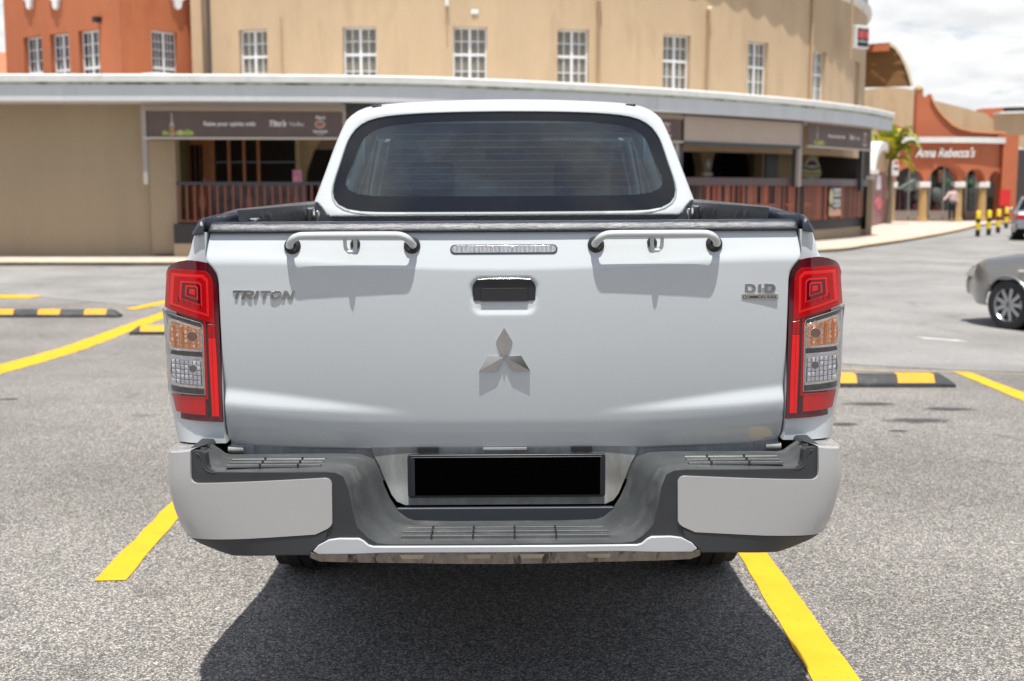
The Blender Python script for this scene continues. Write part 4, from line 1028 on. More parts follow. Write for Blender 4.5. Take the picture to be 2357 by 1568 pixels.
M_tan = mat('tan_render', (.50, .36, .222), .85, var=.07, vs=1.2, bump=.25, bs=7, dirt=(.39, .275, .165), dscale=1.1, dlo=.52, dhi=.76, stretch=(1, 1, .22))
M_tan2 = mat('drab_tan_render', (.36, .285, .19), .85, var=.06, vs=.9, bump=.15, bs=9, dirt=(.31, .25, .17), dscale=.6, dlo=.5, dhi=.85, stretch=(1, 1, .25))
M_or = mat('terracotta_render', (.42, .128, .05), .85, var=.08, vs=1.3, bump=.2, bs=7, dirt=(.30, .08, .03), dscale=.8, dlo=.55, dhi=.8, stretch=(1, 1, .3))
M_or2 = mat('orange_render', (.46, .135, .06), .85, var=.06, vs=1.1, bump=.2, bs=7)
M_wtrim = mat('white_masonry_trim', (.70, .69, .66), .75, var=.08, vs=2, dirt=(.40, .40, .37), dscale=1.5, dlo=.6, dhi=.8, stretch=(1, 1, .4))
M_fasc = mat('grey_white_fascia', (.60, .61, .62), .75, var=.05, vs=1.5, dirt=(.45, .46, .45), dscale=1.2, dlo=.55, dhi=.85, stretch=(1, 1, .3))
M_moss = mat('mossy_drip_edge', (.42, .50, .40), .9, dirt=(.07, .13, .06), dscale=1.4, dlo=.47, dhi=.60, var=.2, vs=5, stretch=(1, 1, .6))
M_wframe = mat('white_window_frame', (.72, .72, .72), .6)
M_pane = mat('window_pane', (.05, .05, .045), .06, spec=.6, var=.5, vs=.9)
M_pane2 = mat('window_pane_curtained', (.17, .155, .12), .15, spec=.5, var=.4, vs=1.1)
M_pipe = mat('tan_pipe', (.42, .29, .17), .6)
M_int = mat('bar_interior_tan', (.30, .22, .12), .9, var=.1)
M_woodd = mat('orange_brown_wood', (.30, .10, .025), .5, var=.25, vs=6, stretch=(6, 6, .6))
M_blk = mat('black_metal', (.012, .012, .014), .5)
M_red = mat('red_brown_paint', (.19, .062, .048), .6, var=.1)
M_grayf = mat('grey_beige_frame', (.36, .32, .29), .6)
M_post = mat('charcoal_post', (.045, .05, .058), .5)
M_tile = mat('roof_tile_orange', (.50, .15, .07), .8, var=.15)

class Curve:
    def __init__(s, pts):
        s.p = pts; s.c = [0]
        for a, b in zip(pts, pts[1:]): s.c.append(s.c[-1] + math.hypot(b[0] - a[0], b[1] - a[1]))
        s.L = s.c[-1]
    def at(s, d, off=0., z=0.):
        i = 0
        while i < len(s.p) - 2 and s.c[i + 1] < d: i += 1
        a, b = s.p[i], s.p[i + 1]; l = s.c[i + 1] - s.c[i]; t = (d - s.c[i]) / l
        tx, ty_ = (b[0] - a[0]) / l, (b[1] - a[1]) / l
        # smoothed normal
        def nrm(k):
            q0 = s.p[max(k - 1, 0)]; q1 = s.p[min(k + 1, len(s.p) - 1)]; m = math.hypot(q1[0] - q0[0], q1[1] - q0[1]); return (-(q1[1] - q0[1]) / m, (q1[0] - q0[0]) / m)
        n0, n1 = nrm(i), nrm(i + 1); tt = min(max(t, 0), 1)
        nx_, ny_ = n0[0] * (1 - tt) + n1[0] * tt, n0[1] * (1 - tt) + n1[1] * tt
        return (a[0] + tx * l * t + nx_ * off, a[1] + ty_ * l * t + ny_ * off, z)
    def s_of_u(s, u, off=0.):
        """distance along the curve seen in picture column u"""
        lo, hi = 0, s.L
        d = ray(u, 350); k = d[0] / d[1]
        for _ in range(40):
            m = (lo + hi) / 2; p = s.at(m, off)
            if p[0] / (p[1] + CAM_D) < k: lo = m
            else: hi = m
        return (lo + hi) / 2
    def z_of(s, u, v, off=0.):
        d_ = s.s_of_u(u, off); p = s.at(d_, off); d = ray(u, v); return CAM_H + d[2] * (p[1] + CAM_D) / d[1]
# positive offset = towards the building
CANv = [(-24, 23.9), (-16, 23.92), (-11.22, 23.94), (-8.3, 23.95), (-6.4, 24.0), (-3.55, 24.22), (-1.64, 24.62), (.89, 25.75), (3.66, 27.42), (5.54, 28.82), (7.67, 30.68), (9.36, 32.4), (11.26, 34.75), (13.05, 37.75)]
CAN = Curve(dense(CANv, 6))
ZT, ZB = 3.944, 3.376
DC, DR = (-2.4, 45.99), 16.2
DRUM = Curve([(DC[0] + DR * math.sin(a), DC[1] - DR * math.cos(a)) for a in [R(-42 + i * 2.5) for i in range(60)]])

def slabwall(cv, s0, s1, z0, z1, holes, thick, name, m, parent, off=0., ds=.6, dz=3.):
    """wall along a curve with rectangular holes (sa,sb,za,zb); real thickness, open reveals"""
    ss = {s0, s1}; zs = {z0, z1}
    k = 1
    while s0 + k * ds < s1: ss.add(s0 + k * ds); k += 1
    for h in holes: ss |= {h[0], h[1]}; zs |= {max(h[2], z0), min(h[3], z1)}
    ss = sorted(ss); zs = sorted(zs)
    def solid(i, j):
        if i < 0 or j < 0 or i >= len(ss) - 1 or j >= len(zs) - 1: return False
        a, b = (ss[i] + ss[i + 1]) / 2, (zs[j] + zs[j + 1]) / 2
        return not any(h[0] < a < h[1] and h[2] < b < h[3] for h in holes)
    mb = MB()
    P = lambda s_, z, o: cv.at(s_, off + o, z)
    for i in range(len(ss) - 1):
        for j in range(len(zs) - 1):
            if not solid(i, j): continue
            a, b, c, d = ss[i], ss[i + 1], zs[j], zs[j + 1]
            mb.add([P(a, c, 0), P(b, c, 0), P(b, d, 0), P(a, d, 0)], [(0, 1, 2, 3)])
            mb.add([P(a, c, thick), P(b, c, thick), P(b, d, thick), P(a, d, thick)], [(3, 2, 1, 0)])
            if not solid(i - 1, j): mb.add([P(a, c, 0), P(a, d, 0), P(a, d, thick), P(a, c, thick)], [(0, 1, 2, 3)])
            if not solid(i + 1, j): mb.add([P(b, c, 0), P(b, d, 0), P(b, d, thick), P(b, c, thick)], [(3, 2, 1, 0)])
            if not solid(i, j - 1): mb.add([P(a, c, 0), P(b, c, 0), P(b, c, thick), P(a, c, thick)], [(3, 2, 1, 0)])
            if not solid(i, j + 1): mb.add([P(a, d, 0), P(b, d, 0), P(b, d, thick), P(a, d, thick)], [(0, 1, 2, 3)])
    return mb.build(name, m, parent, smooth=30)

def local(cv, s_, off, z):
    """frame on the curve: x along it, y into the building"""
    p = cv.at(s_, off, z); q = cv.at(s_ + .05, off, z); a = math.atan2(q[1] - p[1], q[0] - p[0])
    return Matrix.Translation(Vector(p)) @ Matrix.Rotation(a, 4, 'Z')
PANES = {}
def window(cv, sa, sb, za, zb, parent, off=.16, cols=(2, 2), split=.46, rt=2, rb=3, pane=None, bar=.025, fr=.05, mull=.07):
    w_ = sb - sa; h = zb - za; M = local(cv, (sa + sb) / 2, off, za)
    f = MB()
    def bx_(x0, x1, z0, z1, y0=0, y1=.06): f.box(x0, x1, y0, y1, z0, z1, M)
    bx_(-w_ / 2, -w_ / 2 + fr, 0, h); bx_(w_ / 2 - fr, w_ / 2, 0, h); bx_(-w_ / 2 + fr, w_ / 2 - fr, h - fr, h); bx_(-w_ / 2 + fr, w_ / 2 - fr, 0, fr)
    zs_ = h * (1 - split); bx_(-mull / 2, mull / 2, fr, h - fr, -.012, .05); bx_(-w_ / 2 + fr, w_ / 2 - fr, zs_ - mull / 2, zs_ + mull / 2, -.008, .045)
    cells = []
    for (x0, x1, nc) in ((-w_ / 2 + fr, -mull / 2, cols[0]), (mull / 2, w_ / 2 - fr, cols[1])):
        for (z0, z1, nr) in ((fr, zs_ - mull / 2, rb), (zs_ + mull / 2, h - fr, rt)):
            for i in range(nc):
                for j in range(nr):
                    cells.append((x0 + (x1 - x0) * i / nc, x0 + (x1 - x0) * (i + 1) / nc, z0 + (z1 - z0) * j / nr, z0 + (z1 - z0) * (j + 1) / nr))
            for i in range(1, nc): x = x0 + (x1 - x0) * i / nc; bx_(x - bar / 2, x + bar / 2, z0, z1, .012, .04)
            for j in range(1, nr): z = z0 + (z1 - z0) * j / nr; bx_(x0, x1, z - bar / 2, z + bar / 2, .014, .038)
    wf = f.build('window', M_wframe, parent, smooth=0)
    for (x0, x1, z0, z1) in cells:
        key = (round(x1 - x0, 3), round(z1 - z0, 3), pane)
        if key not in PANES:
            me = bpy.data.meshes.new('pane'); a, b = (x1 - x0) / 2, (z1 - z0) / 2
            me.from_pydata([(-a, 0, -b), (a, 0, -b), (a, 0, b), (-a, 0, b), (-a, .006, -b), (a, .006, -b), (a, .006, b), (-a, .006, b)], [], [(0, 1, 2, 3), (7, 6, 5, 4), (0, 4, 5, 1), (1, 5, 6, 2), (2, 6, 7, 3), (3, 7, 4, 0)])
            me.materials.append(pane or M_pane); PANES[key] = me
        o = bpy.data.objects.new('pane', PANES[key]); C.objects.link(o); o.parent = wf
        o.matrix_world = M @ Matrix.Translation(((x0 + x1) / 2, .028, (z0 + z1) / 2)) @ Matrix.Rotation(random.uniform(-.02, .02), 4, 'X')
    return wf

# --- tan round building
bld = thing('round_building', 'tan rendered round building with white barred windows above a curved grey white canopy', 'building', (-2, 30, 0))
inv = Matrix.Translation((2, -30, 0))
def adopt(o, par):
    for c in o.children: pass
    return o
holes = []; specs = []
for (ua, ub, vt) in ((557, 621, 72), (793, 870, 62), (1044, 1122, 62), (1282, 1354, 67), (1523, 1585, 78), (1715, 1763, 97), (1867, 1894, 117), (1955, 1976, 138)):
    sa, sb = DRUM.s_of_u(ua), DRUM.s_of_u(ub); zt_ = 5.76
    if ub - ua < 50: c_ = (sa + sb) / 2; sa, sb = c_ - .46, c_ + .46
    holes.append((sa, sb, 3.75, zt_)); specs.append((sa, sb))
s0d, s1d = DRUM.s_of_u(449), DRUM.L
ww = slabwall(DRUM, s0d, s1d, 2.5, 9.2, holes, .3, 'upper_wall', M_tan, None, ds=.7)
parts = [ww]
for i, (sa, sb) in enumerate(specs):
    parts.append(window(DRUM, sa, sb, 3.75, 5.76, None, pane=M_pane2 if i in (0, 1, 2, 3) else M_pane2, rb=3, rt=2, split=.36))
# moulded cornice
rows = []
for i in range(70):
    s_ = s0d + (s1d - s0d) * i / 69
    rows.append([DRUM.at(s_, o_, z) for o_, z in ((0, 7.52), (-.06, 7.55), (-.14, 7.62), (-.16, 7.72), (-.14, 7.80), (-.05, 7.84), (0, 7.86))])
parts.append(MB().grid(rows).build('cornice', M_wtrim, None, smooth=50))
# eaves with a scalloped tile edge, above the picture
rows = []; nE = 420
for i in range(nE):
    s_ = s0d + (s1d - s0d) * i / (nE - 1); b_ = .045 * abs(math.sin(s_ * 1.25 * math.pi)) + .06 * (.5 + .5 * math.sin(s_ * .55))
    rows.append([DRUM.at(s_, .3, 9.15), DRUM.at(s_, -.46 - b_, 9.0), DRUM.at(s_, -.46 - b_, 9.1), DRUM.at(s_, .5, 9.6), DRUM.at(s_, 7, 11.2)])
parts.append(MB().grid(rows).build('tiled_eaves', M_tile, None, smooth=50))
# rain pipes, stubs
for (u, vt, stub) in ((1374, 2, 1), (1622, 25, 1), (1857, 0, 0), (655, 40, 0), (1031, 20, 0)):
    s_ = DRUM.s_of_u(u); z = DRUM.z_of(u, max(vt, 1), -.06)
    if stub == 0 and u > 1700: z = 8.9
    zb_ = 3.7 if u != 1031 else DRUM.z_of(u, 82)
    r_ = .045 if u > 1200 else .022
    parts.append(MB().tube([DRUM.at(s_, -.06, zb_), DRUM.at(s_, -.06, z)] + ([DRUM.at(s_, -.12, z + .06)] if stub else []), r_, 8).build('rain_pipe', M_pipe, None, smooth=50))
    if stub: parts.append(MB().lathe([(0, -.06), (.05, -.05), (.085, 0), (.05, .05), (0, .06)], DRUM.at(s_, -.10, z + .06), 'z', 10).build('pipe_hopper', mat('pale_tan', (.62, .5, .36), .7), None))
s_ = DRUM.s_of_u(1031); parts.append(MB().box(-.05, .05, -.12, 0, 6.3, 7.2, Matrix.Translation((0, 0, 0)) @ local(DRUM, s_, 0, 0)).build('conduit_box', M_wtrim, None))
s_ = DRUM.s_of_u(1094); z_ = DRUM.z_of(1094, 27); parts.append(MB().box(-.10, .10, -.03, 0, z_ - .07, z_ + .06, local(DRUM, s_, 0, 0)).build('wall_patch', M_wtrim, None, bevel=.02))
s_ = DRUM.s_of_u(484); parts.append(MB().box(-.14, .14, -.02, .01, 3.8, 9.0, local(DRUM, s_, 0, 0)).build('soot_streaked_strip', mat('soot_tan', (.20, .14, .09), .9, var=.3, vs=2, stretch=(2, 2, .3)), None))
s_ = DRUM.s_of_u(491); parts.append(MB().tube([DRUM.at(s_, -.05, 3.8), DRUM.at(s_, -.05, 9)], .05, 8).build('dark_rain_pipe', mat('dark_pipe', (.08, .06, .05), .6), None))

# canopy
s_end = CAN.L
def band(cv, s0, s1, prof, name, m, n=90, cap=True):
    rows = [[cv.at(s0 + (s1 - s0) * i / n, o_, z) for o_, z in prof] for i in range(n + 1)]
    mb = MB().grid([r + [r[0]] for r in rows])
    if cap: mb.add(rows[0], [tuple(range(len(prof)))]); mb.add(rows[-1], [tuple(range(len(prof)))])
    return mb.build(name, m, None, smooth=30)
parts.append(band(CAN, 0, s_end, [(-.05, 3.79), (-.06, 3.93), (-.03, 3.96), (.35, 3.96), (.35, 3.79)], 'canopy_coping', M_wtrim))
parts.append(band(CAN, 0, s_end, [(.012, 3.735), (.010, 3.787), (.2, 3.787), (.2, 3.735)], 'drip_edge', M_moss))
parts.append(band(CAN, 0, s_end, [(.03, 3.376), (.02, 3.733), (.2, 3.733), (.2, 3.376)], 'canopy_fascia', M_fasc))
parts.append(band(CAN, 0, s_end, [(.21, 3.40), (.21, 3.70), (6.0, 3.75), (6.0, 3.42)], 'canopy_slab', M_fasc))
# raised roof kerb seen on the canopy
pk = Curve([CAN.at(CAN.s_of_u(328, .3), .5)[:2], CAN.at(CAN.s_of_u(420, .3), .5)[:2]])
parts.append(MB().prism([(0, 3.90), (.0, 4.04), (.35, 4.07), (1.0, 4.0), (2.0, 3.90)], 'y', 24.6, 25.3).build('roof_upstand', M_wtrim, None))
o_ = parts[-1]; o_.location.x = CAN.at(CAN.s_of_u(328, .5), .5)[0]

# ground floor: solid wall on the left, low wall under the bar fronts
WO = 1.42
sW = CAN.s_of_u(405, WO); sE = CAN.s_of_u(1996, .95)
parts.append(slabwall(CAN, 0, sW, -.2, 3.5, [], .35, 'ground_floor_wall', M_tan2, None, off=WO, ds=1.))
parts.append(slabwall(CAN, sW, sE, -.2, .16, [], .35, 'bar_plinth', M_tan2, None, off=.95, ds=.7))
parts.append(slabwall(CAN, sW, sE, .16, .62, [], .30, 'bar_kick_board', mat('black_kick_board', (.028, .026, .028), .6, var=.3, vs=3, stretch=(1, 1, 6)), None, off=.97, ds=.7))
# raised terrace floor and ceiling, back wall with arches
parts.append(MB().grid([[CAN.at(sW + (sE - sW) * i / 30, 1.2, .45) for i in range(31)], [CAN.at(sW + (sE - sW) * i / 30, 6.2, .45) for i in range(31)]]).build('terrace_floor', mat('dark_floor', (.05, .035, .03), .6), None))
bw = MB()
BO = 5.0
def arch_wall(cv, s0, s1, z0, z1, arches, off, thick, name, m, ds=.35):
    """wall with round-headed openings (centre s, half width, spring height)"""
    mb = MB(); ss = [s0]
    cuts = set([s0, s1]); k = 1
    while s0 + k * ds < s1: cuts.add(s0 + k * ds); k += 1
    for c, hwd, sp in arches:
        for j in range(13): cuts.add(c + hwd * math.cos(math.pi * j / 12))
    cuts = sorted(c for c in cuts if s0 <= c <= s1)
    def top_of(s_):
        for c, hwd, sp in arches:
            if abs(s_ - c) <= hwd + 1e-6: return sp + math.sqrt(max(0, hwd * hwd - (s_ - c) ** 2))
        return z0
    for a, b in zip(cuts, cuts[1:]):
        if b - a < 1e-5: continue
        mid = (a + b) / 2; inside = any(abs(mid - c) < hwd for c, hwd, sp in arches)
        za_, zb_ = (top_of(a), top_of(b)) if inside else (z0, z0)
        for o in (0, thick): mb.add([cv.at(a, off + o, za_), cv.at(b, off + o, zb_), cv.at(b, off + o, z1), cv.at(a, off + o, z1)], [(0, 1, 2, 3)])
        mb.add([cv.at(a, off, za_), cv.at(b, off, zb_), cv.at(b, off + thick, zb_), cv.at(a, off + thick, za_)], [(0, 1, 2, 3)])
    for c, hwd, sp in arches:
        for e in (c - hwd, c + hwd): mb.add([cv.at(e, off, z0), cv.at(e, off, sp), cv.at(e, off + thick, sp), cv.at(e, off + thick, z0)], [(0, 1, 2, 3)])
    return mb.build(name, m, None, smooth=0)
ar = []
for u0, u1 in ((690, 1000), (1400, 1625), (1632, 1748)):
    a, b = CAN.s_of_u(u0, 3.2), CAN.s_of_u(u1, 3.2); ar.append(((a + b) / 2, (b - a) / 2 * .96, 1.55 if u0 > 700 else 1.3))
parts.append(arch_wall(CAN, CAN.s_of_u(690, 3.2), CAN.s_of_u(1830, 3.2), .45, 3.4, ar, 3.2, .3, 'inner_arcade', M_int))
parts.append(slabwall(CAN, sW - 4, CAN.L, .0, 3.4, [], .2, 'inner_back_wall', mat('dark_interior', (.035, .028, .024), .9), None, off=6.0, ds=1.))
p0, p1 = CAN.at(sE, 1.2), CAN.at(CAN.L, 6.0)
ENDW = Curve([(p1[0] - 1.5, p1[1] + .2), (12.9, 39.6)])
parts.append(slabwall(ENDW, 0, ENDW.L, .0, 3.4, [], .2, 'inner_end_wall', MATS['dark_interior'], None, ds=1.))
# dark glazed shopfront behind the rail on the left
def flatpart(u0, u1, v0, v1, off, name, m, dep=.06):
    sa, sb = CAN.s_of_u(u0, off), CAN.s_of_u(u1, off); z0, z1 = CAN.z_of((u0 + u1) / 2, v1, off), CAN.z_of((u0 + u1) / 2, v0, off)
    M = local(CAN, (sa + sb) / 2, off, 0); w_ = (sb - sa)
    return MB().box(-w_ / 2, w_ / 2, 0, dep, z0, z1, M).build(name, m, None, smooth=0)
parts.append(flatpart(405, 436, 300, 590, 3.0, 'side_wall', mat('olive_tan', (.20, .16, .06), .9), .3))
dr = flatpart(436, 482, 322, 580, 2.9, 'door', M_woodd, .06); parts.append(dr)
for (a, b) in ((438, 447), (450, 458), (461, 466)):
    q = flatpart(a, b, 334, 428, 2.86, 'door_glass', mat('dark_glass', (.01, .01, .01), .1), .03); q.parent = dr
q = flatpart(467, 469, 410, 416, 2.84, 'door_knob', M_chrome2, .03); q.parent = dr
parts.append(flatpart(482, 492, 318, 580, 2.85, 'door_post', M_woodd, .12))
for u in (526, 561, 594): parts.append(flatpart(u - 3, u + 3, 318, 425, 2.8, 'timber_mullion', M_woodd, .08))
parts.append(flatpart(492, 680, 372, 375, 2.79, 'timber_transom', mat('grey_transom', (.10, .10, .11), .5), .05))
parts.append(flatpart(492, 700, 425, 580, 2.8, 'stone_faced_dado', mat('stone_dado', (.16, .12, .11), .8, var=.5, vs=3.5), .1))
parts.append(flatpart(680, 690, 318, 580, 2.9, 'inner_pier', M_int, .3))
# right bay interior piers
for (a, b, m_) in ((1757, 1786, M_int), (1795, 1820, M_int), (1905, 1916, M_int), (1940, 1955, M_int)): parts.append(flatpart(a, b, 290, 560, 2.6, 'inner_pier', m_, .3))
parts.append(flatpart(1765, 1790, 355, 420, 2.55, 'speaker_box', M_blk, .2))
parts.append(flatpart(1845, 1905, 330, 420, 2.5, 'sign_wall', mat('cream_tan', (.46, .34, .18), .9), .2))
parts.append(flatpart(1916, 1998, 300, 390, 3.0, 'rear_house_wall', M_tan, .2)); parts.append(flatpart(1910, 1998, 390, 400, 2.9, 'rear_white_band', M_wtrim, .25))
parts.append(flatpart(1916, 1998, 400, 440, 3.0, 'rear_house_wall', mat('olive_dark', (.16, .12, .05), .9), .2))
for o in parts:
    o.parent = bld; o.matrix_parent_inverse = inv
def solo(o, label, cat_, group=None): return tag(o, label, cat_, group)

# bar front posts
def cthing(name, label, cat_, u, off, group=None):
    s_ = CAN.s_of_u(u, off); p = CAN.at(s_, off, 0); return thing(name, label, cat_, p, 0, group)
def adoptall(t, objs):
    bpy.context.view_layer.update()
    for o in objs:
        o.parent = t; o.matrix_parent_inverse = Matrix.Translation(t.location).inverted()
def post(u0, u1, v0, v1, off, m, label):
    o = flatpart(u0, u1, v0, v1, off, 'canopy_post', m, .10); solo(o, label, 'post', 'posts under the canopy edge'); return o
post(1564, 1572, 255, 432, .55, M_post, 'charcoal post on the left of the blank beige roller blind')
post(1555, 1563, 258, 430, .5, M_grayf, 'pale grey post directly behind the right side of the truck cab')
post(1831, 1838, 268, 430, .62, M_post, 'charcoal post on the right of the blank beige roller blind')
post(1839, 1846, 268, 430, .5, M_grayf, 'pale grey post on the left edge of the small spirits banner')
post(1984, 1990, 335, 440, .6, M_blk, 'black post at the right end of the bar front')
# banners
M_ban = mat('banner_print_brown', (.115, .080, .070), .6, var=.12, vs=2)
M_banl = mat('banner_letter', (.68, .67, .65), .7)
M_green = mat('lime_print', (.30, .40, .07), .7, var=.4, vs=14)
M_bott = mat('bottle_print', (.42, .40, .36), .7); M_botl = mat('bottle_label_print', (.40, .22, .09), .7)
def banner(u0, u1, vt, vb, off, label, big=True):
    s0_, s1_ = CAN.s_of_u(u0, off), CAN.s_of_u(u1, off); uc = (u0 + u1) / 2
    zt_ = CAN.z_of(uc, vt, off); zb_ = CAN.z_of(uc, vb, off); w_ = (s1_ - s0_); h = zt_ - zb_
    M = local(CAN, (s0_ + s1_) / 2, off, zb_); t = thing('banner', label, 'banner', M.to_translation()); t.matrix_world = M
    I = lambda mb, n, m, **k: mb.build(n, m, t, **k)
    I(MB().box(-w_ / 2, w_ / 2, 0, .02, 0, h), 'printed_sheet', M_ban, smooth=0)
    I(MB().box(-w_ / 2 - .06, w_ / 2 + .06, -.02, .06, h, h + .13), 'head_box', mat('awning_box_beige', (.34, .27, .21), .6), bevel=.015)
    I(MB().box(-w_ / 2 - .06, w_ / 2 + .06, -.03, .03, -.05, .0), 'bottom_rail', mat('rail_beige', (.52, .47, .40), .5), bevel=.01)
    x0 = -w_ / 2 + .13 * w_; k = h / 1.0
    bt = I(MB().prism([(x0 - .06 * k, .03), (x0 + .11 * k, .03), (x0 + .11 * k, .45 * k), (x0 + .05 * k, .62 * k), (x0 + .045 * k, .92 * k), (x0 + .005 * k, .92 * k), (x0, .62 * k), (x0 - .06 * k, .45 * k)], 'y', -.004, 0), 'printed_bottle', M_bott, smooth=0)
    I(MB().box(x0 - .055 * k, x0 + .105 * k, -.006, -.004, .12 * k, .42 * k), 'printed_label', M_botl, smooth=0)
    for dxx, r_ in ((-.26, .10), (.22, .09), (.34, .11), (.48, .10), (.62, .12), (.76, .09), (-.15, .07)):
        c = (x0 + dxx * k, .03 + r_ * k); I(MB().prism([(c[0] + r_ * k * math.cos(a), c[1] + r_ * k * math.sin(a)) for a in [2 * math.pi * q / 12 for q in range(12)]], 'y', -.005 - random.random() * .002, 0), 'printed_lime', M_green if r_ != .11 else mat('lemon_print', (.50, .47, .2), .7), smooth=0)
    lx = w_ * .385; rx = .115 * k * 1.2
    I(MB().prism([(lx + rx * 1.35 * math.cos(a), .50 * k + rx * math.sin(a)) for a in [2 * math.pi * q / 24 for q in range(24)]], 'y', -.004, 0), 'logo_ring', M_banl, smooth=0)
    I(MB().prism([(lx + rx * 1.15 * math.cos(a), .50 * k + rx * .8 * math.sin(a)) for a in [2 * math.pi * q / 24 for q in range(24)]], 'y', -.007, -.003), 'logo_oval', mat('logo_rust', (.28, .09, .05), .7), smooth=0)
    I(MB().prism([(lx + rx * .4 * math.cos(a), .50 * k + rx * .45 * math.sin(a)) for a in [2 * math.pi * q / 16 for q in range(16)]], 'y', -.009, -.006), 'logo_dot', mat('logo_orange', (.55, .13, .06), .7), smooth=0)
    c_ = (w_ * .60) / 7.1
    text_mesh('Raise your spirits with', .30 * c_ * 1.15, .002, M_banl, 'banner_lettering', t, (-w_ * .075, -.004, h * .44), offset=.004)
    text_mesh("Tito's", .40 * c_ * 1.15, .002, mat('banner_white', (.68, .67, .66), .7), 'banner_lettering', t, (w_ * .165, -.004, h * .43), shear=.3, offset=.008)
    text_mesh('Vodka', .30 * c_ * 1.15, .002, M_banl, 'banner_lettering', t, (w_ * .265, -.004, h * .44))
    text_mesh("Tito's", .17 * k, .002, M_banl, 'banner_lettering', t, (lx, -.004, h * .70), shear=.25, offset=.004)
    text_mesh('Handmade', .13 * k, .002, M_banl, 'banner_lettering', t, (lx, -.004, h * .19), offset=.003)
    text_mesh('VODKA', .09 * k, .002, M_banl, 'banner_lettering', t, (lx, -.004, h * .08))
    return t
banner(341, 787, 256, 316, .5, 'wide brown spirits banner with bottle and limes left of the truck cab')
banner(1250, 1560, 268, 320, .5, 'brown banner mostly hidden behind the truck cab, lime at its right end')
banner(1852, 1990, 290, 339, .5, 'narrow brown spirits banner at the right end of the canopy')
# blank roller blind
bs0 = CAN.s_of_u(1572, .5)
bl_ = flatpart(1572, 1831, 274, 330, .5, 'blind_sheet', mat('beige_blind', (.44, .36, .30), .7, var=.04, vs=2), .02)
b1 = flatpart(1566, 1838, 262, 274, .46, 'blind_cassette', M_post, .10); b2 = flatpart(1572, 1834, 330, 338, .48, 'blind_bottom_bar', M_post, .04)
t = cthing('roller_blind', 'blank beige roller blind half lowered between two dark posts', 'blind', 1700, .5); adoptall(t, [bl_, b1, b2])
# open frame left: side frame and shade panel
o1 = flatpart(328, 338, 238, 424, .42, 'frame_upright', M_grayf, .06); o2 = flatpart(790, 797, 240, 424, .45, 'frame_upright', M_grayf, .06)
t = cthing('awning_frame', 'pale metal awning frame around the opening under the wide banner', 'frame', 560, .45); adoptall(t, [o1, o2])
o = flatpart(797, 1000, 238, 262, .8, 'dark_lintel', M_post, .1); solo(o, 'dark lintel board under the canopy left of the truck cab top', 'board')
# tan pier beside the opening
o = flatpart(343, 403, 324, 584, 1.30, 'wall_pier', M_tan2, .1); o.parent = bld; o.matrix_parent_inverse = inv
# ring sign "toppers"
def at_frame(u, v, off): return local(CAN, CAN.s_of_u(u, off), off, CAN.z_of(u, v, off))
t = thing('oval_sign', 'cream sign with purple cap emblem on tan wall behind the bar counter', 'sign'); t.matrix_world = Matrix.Translation(at_frame(1870, 385, 2.25).to_translation()) @ Matrix.Rotation(R(14), 4, 'Z')
ov = lambda rx, rz, cz=0, cx=0, n=28: [(cx + rx * math.cos(2 * math.pi * q / n), cz + rz * math.sin(2 * math.pi * q / n)) for q in range(n)]
MB().prism([(-.30, .02), (-.22, .22), (-.10, .36), (0, .40), (.10, .36), (.22, .22), (.30, .02), (.36, -.22), (.26, -.40), (0, -.46), (-.26, -.40), (-.36, -.22)], 'y', 0, .04).build('sign_board', mat('sign_cream', (.62, .60, .38), .6), t, smooth=0)
MB().prism([(-.20, .04), (-.12, .18), (0, .22), (.12, .18), (.20, .04), (0, .08)], 'y', -.02, 0).build('purple_cap', mat('sign_purple', (.10, .03, .17), .6), t, smooth=0)
MB().prism([(-.34, .02), (0, -.05), (.34, .02), (.34, -.04), (0, -.11), (-.34, -.04)], 'y', -.02, 0).build('green_swash', mat('sign_green', (.06, .10, .05), .6), t, smooth=0)
text_mesh('TOPPERS', .17, .01, mat('sign_yellow', (.60, .48, .16), .6), 'sign_lettering', t, (0, -.02, -.28), offset=.008)
MB().prism([(-.30, -.33), (0, -.38), (.30, -.33), (.26, -.37), (0, -.43), (-.26, -.37)], 'y', -.02, 0).build('green_swash', MATS['sign_green'], t, smooth=0)
